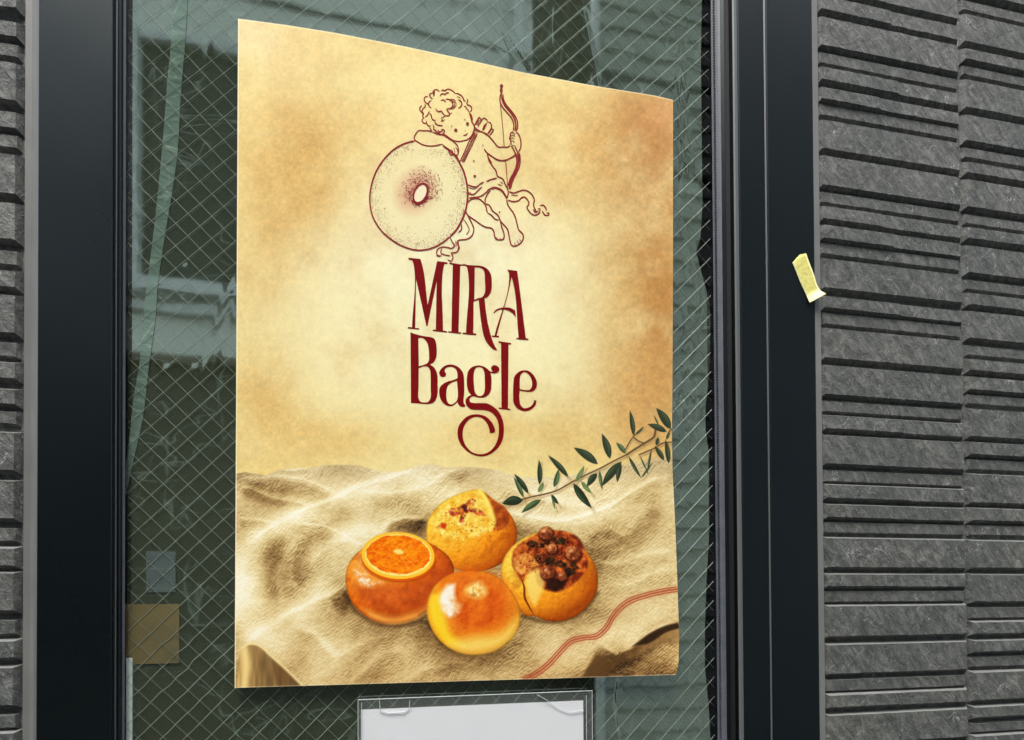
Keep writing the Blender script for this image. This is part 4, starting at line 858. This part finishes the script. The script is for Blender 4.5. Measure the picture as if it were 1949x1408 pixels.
bagle = [
 (z3((88, 95), (160, 122), (300, 155), (400, 170), (440, 188), (465, 240), (478, 330), (478, 430), (465, 490), (430, 545), (372, 577), (415, 598), (460, 650), (488, 730), (492, 850), (490, 1010), (470, 1090), (430, 1140), (370, 1160), (300, 1163), (230, 1155), (95, 1145)),
  [z3((205, 185), (250, 175), (300, 200), (340, 255), (358, 330), (365, 430), (362, 510), (340, 555), (300, 575), (212, 600)), z3((212, 628), (300, 600), (350, 612), (380, 660), (388, 750), (388, 900), (384, 1080), (350, 1132), (300, 1140), (240, 1130), (212, 1090), (208, 900))]),
 (z3((515, 700), (530, 660), (570, 615), (630, 582), (690, 575), (760, 590), (830, 640), (870, 700), (885, 780), (888, 1000), (882, 1150), (907, 1183), (900, 1205), (850, 1205), (810, 1180), (788, 1132), (740, 1175), (690, 1195), (630, 1185), (570, 1140), (530, 1070), (515, 980), (530, 910), (580, 860), (640, 830), (720, 808), (787, 780), (785, 700), (770, 650), (730, 618), (690, 608), (640, 615), (605, 640), (600, 680), (618, 710), (610, 745), (575, 762), (535, 745)),
  [z3((782, 815), (700, 845), (655, 880), (630, 930), (622, 1010), (628, 1100), (650, 1150), (690, 1170), (740, 1150), (780, 1108))]),
 (z4((195, 300), (210, 240), (250, 195), (300, 175), (350, 170), (410, 185), (450, 210), (495, 248), (528, 247), (505, 225), (502, 195), (525, 170), (560, 168), (595, 190), (608, 220), (595, 250), (560, 268), (520, 270), (490, 262), (502, 300), (505, 420), (500, 480), (470, 540), (420, 572), (370, 580), (320, 575), (283, 562), (240, 577), (222, 600), (235, 640), (290, 650), (370, 650), (450, 655), (520, 690), (590, 750), (640, 840), (662, 940), (660, 1060), (630, 1160), (570, 1240), (490, 1300), (400, 1328), (310, 1320), (220, 1280), (140, 1210), (90, 1130), (72, 1040), (85, 950), (130, 880), (190, 825), (260, 798), (340, 795), (420, 815), (480, 860), (530, 930), (552, 1000), (545, 1025), (485, 1035), (482, 1000), (460, 930), (420, 870), (370, 835), (310, 825), (250, 840), (200, 880), (155, 950), (138, 1040), (150, 1130), (190, 1210), (250, 1270), (330, 1300), (410, 1298), (490, 1260), (550, 1190), (590, 1090), (600, 980), (590, 890), (550, 810), (490, 760), (420, 740), (330, 735), (240, 725), (195, 690), (175, 640), (180, 600), (205, 568), (252, 546), (212, 500), (195, 440)),
  [z4((290, 230), (310, 200), (345, 190), (385, 200), (412, 250), (420, 350), (420, 480), (405, 535), (370, 560), (330, 555), (300, 520), (285, 450))]),
 ([(948.8, 649), (972.8, 652.5), (972.5, 655.2), (967.9, 655), (966.9, 777), (971.8, 778), (971.5, 780.2), (949.4, 777.6), (949.5, 775.2), (954.6, 775.6), (953.5, 652.9), (948.9, 652)], []),
 (z4((785, 400), (800, 310), (850, 255), (910, 232), (980, 240), (1040, 290), (1075, 350), (1087, 410), (1075, 460), (1040, 495), (1000, 505), (865, 490), (862, 600), (880, 680), (920, 715), (960, 712), (1010, 690), (1045, 640), (1050, 610), (1078, 618), (1070, 670), (1020, 725), (960, 750), (890, 745), (830, 710), (790, 650), (782, 550)),
  [z4((868, 470), (868, 350), (880, 285), (920, 250), (965, 270), (1010, 330), (1025, 400), (1018, 450), (990, 485), (920, 482))])]
o = ink_fill('lettering', mira, m_ink); o = ink_fill('lettering', bagle, m_ink)
# emblem line art: (points, width in photograph pixels)
EL = []
def ln_(f, w_, *ps):
    for p in ps: EL.append((f(*p), w_))
ln_(h1, 1.9, [(530, 130), (480, 95), (430, 110), (412, 150), (440, 200), (415, 215)], [(410, 160), (370, 165), (355, 200), (375, 240), (410, 260)], [(330, 225), (290, 220), (255, 260), (270, 310), (310, 345), (350, 370)], [(390, 290), (350, 310), (335, 350), (350, 400), (385, 425)],
 [(270, 350), (275, 400), (240, 430), (220, 480), (240, 520)], [(220, 380), (185, 410), (180, 460), (210, 500), (240, 530), (230, 580), (260, 610)], [(350, 480), (330, 520), (310, 560), (270, 590)], [(250, 600), (220, 630), (225, 670), (270, 700), (310, 690)], [(290, 650), (300, 700), (340, 745), (375, 735)],
 [(350, 745), (370, 800), (400, 835)], [(410, 720), (430, 760), (430, 810), (480, 820)], [(340, 520), (380, 545), (390, 600), (420, 640), (460, 640)], [(450, 650), (460, 700), (520, 735), (590, 740)], [(560, 125), (590, 100), (630, 120), (660, 90), (720, 95), (780, 130), (810, 165)],
 [(540, 210), (560, 180), (610, 165), (620, 190), (660, 155), (710, 155)], [(810, 160), (850, 165), (910, 195), (950, 240), (965, 280), (1000, 310)], [(1020, 250), (1035, 290), (1020, 340), (1040, 370), (1080, 385), (1105, 430), (1095, 480), (1070, 490)],
 [(965, 390), (1000, 400), (1010, 430), (1040, 460), (1060, 500)], [(550, 290), (600, 280), (650, 320)], [(640, 265), (700, 270), (750, 310), (770, 360), (750, 410), (700, 440), (660, 430)], [(860, 275), (910, 300), (930, 350), (910, 400), (865, 430)],
 [(460, 430), (480, 470), (520, 490), (560, 480), (590, 520), (630, 560)], [(650, 440), (680, 480), (710, 530), (700, 560), (640, 560), (620, 580)], [(500, 810), (530, 850), (580, 830), (600, 800)], [(560, 800), (610, 820), (620, 860), (580, 880)], [(440, 830), (500, 860), (540, 890), (600, 900)], [(470, 850), (510, 880)])
ln_(h1, 1.3, [(720, 260), (790, 280), (825, 340), (820, 390), (780, 425), (720, 445)], [(745, 285), (790, 320), (800, 370), (770, 410)], [(840, 225), (890, 235), (905, 260)], [(760, 510), (725, 520), (700, 555)], [(560, 600), (580, 630), (560, 660), (600, 650), (620, 620)], [(560, 600), (640, 565)], [(985, 820), (1000, 838)], [(520, 720), (560, 745)])
ln_(h1, 1.9, [(1060, 500), (1090, 590), (1110, 670), (1150, 740), (1150, 800), (1125, 880), (1080, 950), (1020, 990), (950, 1010), (880, 1020), (800, 1010), (730, 975), (640, 910), (590, 880)], [(955, 912), (1000, 905), (1035, 868)])
ln_(h1, 3.2, [(1075, 520), (1100, 580), (1120, 650)], [(440, 120), (425, 190)], [(225, 500), (250, 540)])
ln_(h1, 1.9, [(400, 852), (330, 830), (250, 830), (160, 828), (110, 880), (80, 940), (85, 990), (140, 1030), (220, 1075), (330, 1100), (450, 1098), (580, 1068)], [(580, 1068), (620, 1115), (690, 1180), (710, 1230), (750, 1262), (800, 1260), (838, 1268), (850, 1310), (900, 1395)],
 [(400, 850), (500, 890), (600, 910), (680, 960), (760, 1010), (820, 1060), (860, 1120), (868, 1190), (860, 1245), (838, 1266)])
ln_(h1, 1.1, [(738, 1160), (765, 1200), (770, 1250)], [(780, 1130), (803, 1190), (806, 1250)], [(812, 1120), (850, 1170), (846, 1220)])
ln_(h1, 1.7, [(1165, 850), (1120, 930), (1060, 1020), (985, 1190), (895, 1385)], [(1210, 880), (1130, 1050), (1050, 1215), (960, 1400)])
ln_(h1, 1.0, [(1180, 870), (1090, 1030), (1010, 1200), (925, 1390)], [(1190, 890), (1110, 1030), (1030, 1210), (940, 1395)])
for k in range(16):
    t = k/16; a = (1165-270*t, 860+520*t); EL.append((h1((a[0], a[1]), (a[0]+40-(t*8), a[1]+22)), 0.8))
ln_(h2_, 1.8, [(110, 790), (150, 710), (190, 640), (225, 680), (180, 785)], [(170, 800), (230, 700), (270, 655), (320, 680), (335, 712)], [(340, 712), (385, 740), (402, 800), (340, 905)], [(330, 915), (410, 832), (435, 855), (370, 950)], [(105, 790), (170, 850), (250, 890), (330, 940), (372, 970)], [(108, 800), (115, 840), (160, 872), (220, 882)])
ln_(h2_, 1.2, [(190, 665), (140, 765)], [(205, 680), (160, 775)], [(300, 735), (245, 845)], [(320, 745), (268, 860)], [(335, 712), (290, 790)], [(395, 850), (350, 925)], [(250, 870), (300, 760)])
ln_(h2_, 2.0, [(220, 880), (300, 910), (370, 970), (430, 1040), (522, 1140), (600, 1136), (670, 1140), (715, 1112)], [(275, 1170), (320, 1230), (400, 1290), (500, 1355), (580, 1365), (660, 1350), (740, 1310), (800, 1270)], [(325, 1240), (350, 1320), (405, 1405)],
 [(590, 250), (600, 330), (640, 420), (720, 520), (790, 610), (830, 700), (840, 790), (812, 882)], [(545, 260), (545, 380), (580, 460), (650, 550), (720, 630), (765, 720), (775, 800), (762, 872)],
 [(810, 890), (850, 920), (880, 990), (895, 1090), (880, 1170), (850, 1222)], [(762, 882), (722, 905), (716, 950), (703, 990), (720, 1030), (727, 1105)], [(730, 1120), (770, 1180), (800, 1260), (820, 1330), (825, 1408)], [(790, 1120), (830, 1210), (862, 1290), (885, 1408)])
ln_(h2_, 1.3, [(722, 908), (760, 898), (800, 930)], [(716, 955), (760, 943), (802, 965)], [(708, 1002), (750, 985), (787, 1005)], [(720, 1045), (760, 1035), (787, 1060)], [(545, 380), (570, 620), (600, 950), (612, 1130)], [(735, 1110), (790, 1118)])
ln_(h2_, 2.6, [(568, 290), (582, 350), (622, 440), (690, 525), (762, 620), (800, 715), (808, 800), (790, 870)])
ln_(h2_, 7, [(566, 95), (568, 125), (567, 150)]); ln_(h2_, 4.5, [(567, 140), (562, 180), (568, 240)]); ln_(h2_, 3.5, [(560, 235), (565, 290)])
ln_(h3, 2.0, [(825, 0), (845, 80), (835, 180), (800, 280), (750, 370), (722, 450), (712, 488)], [(880, 0), (890, 100), (880, 190), (840, 280), (800, 360), (772, 430), (756, 508)], [(430, 10), (500, 60), (570, 100), (680, 110), (750, 80), (822, 40)], [(430, 20), (450, 110), (500, 190), (550, 260), (570, 330), (640, 370), (680, 450), (715, 520), (720, 580), (700, 650)],
 [(410, 405), (480, 380), (562, 358)], [(150, 450), (210, 475), (280, 480), (330, 440), (378, 413)], [(150, 575), (230, 590), (300, 530), (352, 480)], [(165, 640), (250, 630), (320, 620), (400, 570), (450, 520), (520, 490), (600, 510), (650, 550), (690, 620), (706, 662)],
 [(470, 530), (420, 600), (395, 670), (400, 722)], [(140, 720), (170, 680), (230, 650), (300, 650), (360, 690), (400, 740), (420, 820), (430, 852)], [(130, 760), (120, 820), (150, 880), (200, 920), (260, 960), (330, 1010), (400, 1050), (490, 1070), (520, 1120), (530, 1180), (550, 1220), (600, 1230), (650, 1222), (665, 1180), (655, 1120), (630, 1050), (612, 968)],
 [(430, 852), (480, 880), (540, 940), (592, 952)], [(400, 720), (450, 740), (500, 820), (580, 890), (610, 960), (650, 1010), (710, 1080), (730, 1160), (745, 1240), (765, 1300), (800, 1320), (860, 1300), (910, 1260), (935, 1200), (920, 1140), (870, 1090), (850, 1020), (830, 940), (800, 860), (750, 790), (710, 720), (700, 650)],
 [(730, 550), (800, 570), (860, 550), (930, 530), (1000, 545), (1060, 600), (1090, 670), (1080, 730), (1090, 780), (1120, 830)], [(715, 670), (790, 690), (860, 680), (920, 630), (960, 630), (1000, 680), (1015, 720), (985, 770), (1010, 820), (1060, 870), (1110, 880), (1160, 850), (1170, 790), (1140, 790)],
 [(1070, 800), (1110, 840), (1150, 820)], [(1165, 750), (1210, 740), (1250, 780), (1260, 820)], [(1200, 820), (1240, 880), (1290, 880), (1297, 852), (1262, 850)], [(150, 890), (200, 980), (235, 1080), (210, 1170), (140, 1220), (60, 1230), (12, 1242), (10, 1290), (32, 1340), (0, 1392)], [(60, 1010), (62, 1080), (15, 1132)])
ln_(h3, 1.3, [(160, 490), (230, 510), (290, 490)], [(480, 520), (540, 505), (600, 525), (650, 570), (690, 640)], [(570, 440), (640, 470)], [(610, 410), (650, 440)], [(685, 110), (700, 300), (712, 470)], [(760, 600), (860, 605)], [(810, 1268), (822, 1312)], [(845, 1240), (867, 1282)], [(880, 1220), (907, 1262)], [(550, 1195), (572, 1217)], [(600, 1200), (612, 1222)],
 [(90, 940), (140, 1010), (170, 1090), (130, 1160)], [(155, 560), (200, 570)])
ln_(h3, 2.8, [(852, 0), (868, 90), (856, 180), (820, 280), (776, 365), (745, 445), (735, 500)]); ln_(h3, 4.0, [(730, 490), (752, 510)])
ln_(h4, 1.8, [(940, 1130), (960, 1180), (990, 1220), (960, 1250), (900, 1240), (840, 1240), (800, 1270), (800, 1320), (830, 1342)], [(1020, 1170), (1030, 1240), (1010, 1290), (950, 1300), (970, 1350), (950, 1392), (910, 1372)], [(850, 1250), (840, 1300), (880, 1320), (940, 1332)], [(788, 1330), (850, 1332)], [(1000, 1170), (1005, 1230)])
ln_(h4, 2.4, ring[:25]); ln_(h4, 2.9, ring[24:37])
hole = ell(622, 662, 68, 110, 24, 26)
EL.append((h4(*(hole+[hole[0]])), 2.6)); EL.append((h4(*hole[18:]+hole[:9]), 3.6))
dots = [h1(*ell(822, 815, 32, 26, 0, 12)), h1(*ell(1030, 703, 28, 26, 0, 12)), h1(*ell(748, 750, 12, 10, 0, 8)), h1(*ell(983, 626, 13, 9, 0, 8)), h2_(*ell(568, 118, 26, 34, 0, 12)), h3(*ell(248, 330, 22, 16, 0, 10)), h3(*ell(235, 118, 15, 8, 0, 8)), h3(*ell(600, 840, 12, 12, 0, 8)), h1(*ell(1145, 1368, 18, 10, 0, 8)), h2_(*ell(255, 1110, 12, 10, 0, 8))]
mbk = MB(); q_ = random.Random(3)
def ribbon(mb, pts, wid, k, taper=True):
    wid = wid*1.18
    p = smooth_line(pts, 1.6, corner=80); n = len(p)
    if n < 2: return
    t = np.gradient(p, axis=0); t /= (np.hypot(t[:, 0], t[:, 1])+1e-9)[:, None]; nn = np.c_[-t[:, 1], t[:, 0]]
    s = np.linspace(0, 1, n); ww = wid*0.5*(np.minimum(1, 0.45+np.minimum(s, 1-s)*n/4) if taper else np.ones(n))
    W_ = px2world(np.r_[p+nn*ww[:, None], p-nn*ww[:, None]], 0.00025+k*0.0000012)
    mb.add(W_, [(i, i+1, n+i+1, n+i) for i in range(n-1)])
for k, (p, w_) in enumerate(EL): ribbon(mbk, p, w_, k)
for k, d_ in enumerate(dots):
    W_ = px2world(d_, 0.00026+0.0003+k*1e-6); mbk.add(W_, [tuple(range(len(W_)))])
# engraved stippling round the ring's rim and its hole
cx, cy = 602, 683
for _ in range(1900):
    a = q_.uniform(0, 2*math.pi); r = 1-abs(q_.gauss(0, 0.13)) if q_.random() < 0.62 else None
    if r is None:
        d_ = abs(q_.gauss(0, 1)); rh = 1.12+d_*0.95*(1.35 if (-2.9 < a < -1.0 or a > 2.2) else 0.4)*(1 if not (0.2 < a < 2.2) else 0.6)
        if rh > 3.4: continue
        A24 = R(24); X, Y = 68*rh*math.cos(a), 110*rh*math.sin(a)*(0.85); X, Y = 622+X*math.cos(A24)-Y*math.sin(A24), 662+X*math.sin(A24)+Y*math.cos(A24)
        ang = math.atan2(Y-662, X-622)+1.57+0.4; ln0 = q_.uniform(6, 20)
    else:
        if r > 0.985 or r < 0.3: continue
        X, Y = cx+523*r*math.cos(a), cy+588*r*math.sin(a)
        if Y < 190 and X > 540: continue
        ang = a+1.57+q_.uniform(-0.25, 0.25)-0.5; ln0 = q_.uniform(5, 15)
    wdx = q_.uniform(0.5, 0.8) if r is None else q_.uniform(0.35, 0.6)
    p = h4((X-ln0*math.cos(ang)/2, Y-ln0*math.sin(ang)/2), (X+ln0*math.cos(ang)/2, Y+ln0*math.sin(ang)/2))
    W_ = []; (ax, ay), (bx, by) = p; dx, dy = bx-ax, by-ay; l_ = math.hypot(dx, dy)+1e-6; nx_, ny_ = -dy/l_*wdx/2, dx/l_*wdx/2
    mbk.add(px2world([(ax+nx_, ay+ny_), (bx+nx_, by+ny_), (bx-nx_, by-ny_), (ax-nx_, ay-ny_)], 0.00024), [(0, 1, 2, 3)])
o = mbk.build('emblem', m_line, poster)

# ------------------------------------------------------------------ clear holder with a blank white sheet, below the poster
m_clear = bpy.data.materials.new('clear_plastic'); m_clear.use_nodes = True; nt = m_clear.node_tree; nt.nodes.remove(nt.nodes['Principled BSDF'])
fr = front_fresnel(m_clear, 1.45); tr = N(m_clear, 'ShaderNodeBsdfTransparent'); tr.inputs[0].default_value = (0.985, 0.99, 0.985, 1)
gl = N(m_clear, 'ShaderNodeBsdfGlossy'); gl.inputs['Roughness'].default_value = 0.08; df = N(m_clear, 'ShaderNodeBsdfDiffuse'); df.inputs[0].default_value = (0.5, 0.55, 0.54, 1)
ma = N(m_clear, 'ShaderNodeMixShader'); ma.inputs[0].default_value = 0.045; L(m_clear, tr.outputs[0], ma.inputs[1]); L(m_clear, df.outputs[0], ma.inputs[2])
mc = N(m_clear, 'ShaderNodeMixShader'); L(m_clear, fr.outputs[0], mc.inputs[0]); L(m_clear, ma.outputs[0], mc.inputs[1]); L(m_clear, gl.outputs[0], mc.inputs[2])
bb = bump(m_clear, noise(m_clear, coords(m_clear), 12, 2), 0.25, 0.004); L(m_clear, bb, gl.inputs['Normal'])
L(m_clear, mc.outputs[0], nt.nodes['Material Output'].inputs[0])
m_edge = mat('plastic_edge', (0.42, 0.46, 0.46), 0.3)
YH = -0.0035
def quad(pxs, Y): return at(pxs, Y)
hk = empty('document_holder', tuple(at([(905, 1400)], YH)[0])); setp(hk, 'clear plastic document holder stuck on the glass just below the poster', 'holder')
tl_, tr_ = at([(681.5, 1332)], YH)[0], at([(1127, 1314.5)], YH)[0]; bz = tl_[2]-0.225
xl_, xr_, zt_ = tl_[0], tr_[0], tl_[2]
def slab(mb, x0, x1, y0, y1, z0, z1, zs=0.0): mb.add([(x0, y0, z0), (x1, y0, z0+zs), (x1, y1, z0+zs), (x0, y1, z0), (x0, y0, z1), (x1, y0, z1+zs), (x1, y1, z1+zs), (x0, y1, z1)], [(0, 3, 2, 1), (4, 5, 6, 7), (0, 1, 5, 4), (1, 2, 6, 5), (2, 3, 7, 6), (3, 0, 4, 7)])
dz = tr_[2]-tl_[2]
mb = MB(); slab(mb, xl_, xr_, YH, YH+0.0006, bz, zt_, dz); mb.build('front_cover', m_clear, hk)
mb = MB(); slab(mb, xl_, xr_, -0.0008, -0.0003, bz, zt_, dz); mb.build('back_cover', m_clear, hk)
mb = MB(); e_ = 0.0013
mb.tube([(xl_, YH, bz), (xl_, YH, zt_), (xr_, YH, zt_+dz), (xr_, YH, bz+dz)], e_*0.62, 6)
mb.tube([(xl_+0.0045, YH, bz), (xl_+0.0045, YH, zt_-0.004)], 0.0004, 5); mb.tube([(xr_-0.0085, YH, bz), (xr_-0.0085, YH, zt_-0.006+dz)], 0.0005, 5)
a_ = at([(722, 1333), (724, 1352), (735, 1356), (770, 1355), (779, 1348), (780, 1334)], YH-0.0003)
mb.tube(list(a_), 0.0005, 5)
a_ = at([(1022, 1322), (1040, 1332), (1065, 1350), (1085, 1356), (1112, 1352)], YH-0.0003); mb.tube(list(a_), 0.0004, 5)
mb.build('edge_rim', m_edge, hk)
YS2 = -0.0020
a_ = at([(687, 1350.5), (1110, 1333)], YS2)
m_sheet = noisy('white_sheet', (0.86, 0.86, 0.90), (0.88, 0.88, 0.92), 6, 0.7, 0.05, 0.0003)
mb = MB(); slab(mb, a_[0, 0], a_[1, 0], YS2, YS2+0.00025, bz+0.004, a_[0, 2], a_[1, 2]-a_[0, 2]); o = mb.build('paper_sheet', m_sheet)
setp(o, 'blank white paper sheet inside the clear holder below the poster', 'paper')

# ------------------------------------------------------------------ torn masking tape on the right frame
m_tape = noisy('yellow_masking_tape', (0.60, 0.56, 0.13), (0.78, 0.72, 0.22), 240, 0.75, 0.6, 0.0006)
m_tape2 = noisy('yellow_masking_tape_fold', (0.84, 0.80, 0.36), (0.88, 0.84, 0.42), 240, 0.75, 0.3, 0.0004)
def tp(*p): return [(1480+a/10.057, 460+b/10.057) for a, b in p]
nL = smooth_line(tp((285, 400), (360, 590), (440, 790), (520, 960), (615, 1170)), 1.2); nR = smooth_line(tp((545, 225), (620, 430), (700, 640), (765, 850), (820, 930), (930, 995)), 1.2)
n = 40; ts = np.linspace(0, 1, n)
def along(P_, t): d = np.r_[0, np.cumsum(np.hypot(*np.diff(P_, axis=0).T))]; d /= d[-1]; return np.c_[np.interp(t, d, P_[:, 0]), np.interp(t, d, P_[:, 1])]
A, B = along(nL, ts), along(nR, ts); V = []; nw = 10
for j in range(n):
    for i in range(nw+1):
        q = i/nw; p = A[j]*(1-q)+B[j]*q
        if j == 0: p = p+np.array([0, [0, -2, -5, -9, -10.5, -13, -12, -8, -6, -3, 0][i]*0.45])
        lift = max(0, (ts[j]-0.78)/0.22)**1.6*0.010*(0.35+0.65*q)+0.0004*mnoise.noise(Vector((i*0.7, j*0.35, 1)))
        V.append(at([p], YF-0.0009-lift)[0])
F = [(j*(nw+1)+i, j*(nw+1)+i+1, (j+1)*(nw+1)+i+1, (j+1)*(nw+1)+i) for j in range(n-1) for i in range(nw)]
o = mesh_obj('masking_tape', V, F, m_tape, None, True); setp(o, 'torn strip of yellow masking tape peeling off the right window frame', 'tape')
o.data.materials.append(m_tape2)
for pl in o.data.polygons:
    j, i = divmod(pl.index, nw)
    if j > 31 or i in (0, nw-1): pl.material_index = 1
so2 = o.modifiers.new('thickness', 'SOLIDIFY'); so2.thickness = 0.0003; so2.offset = 0
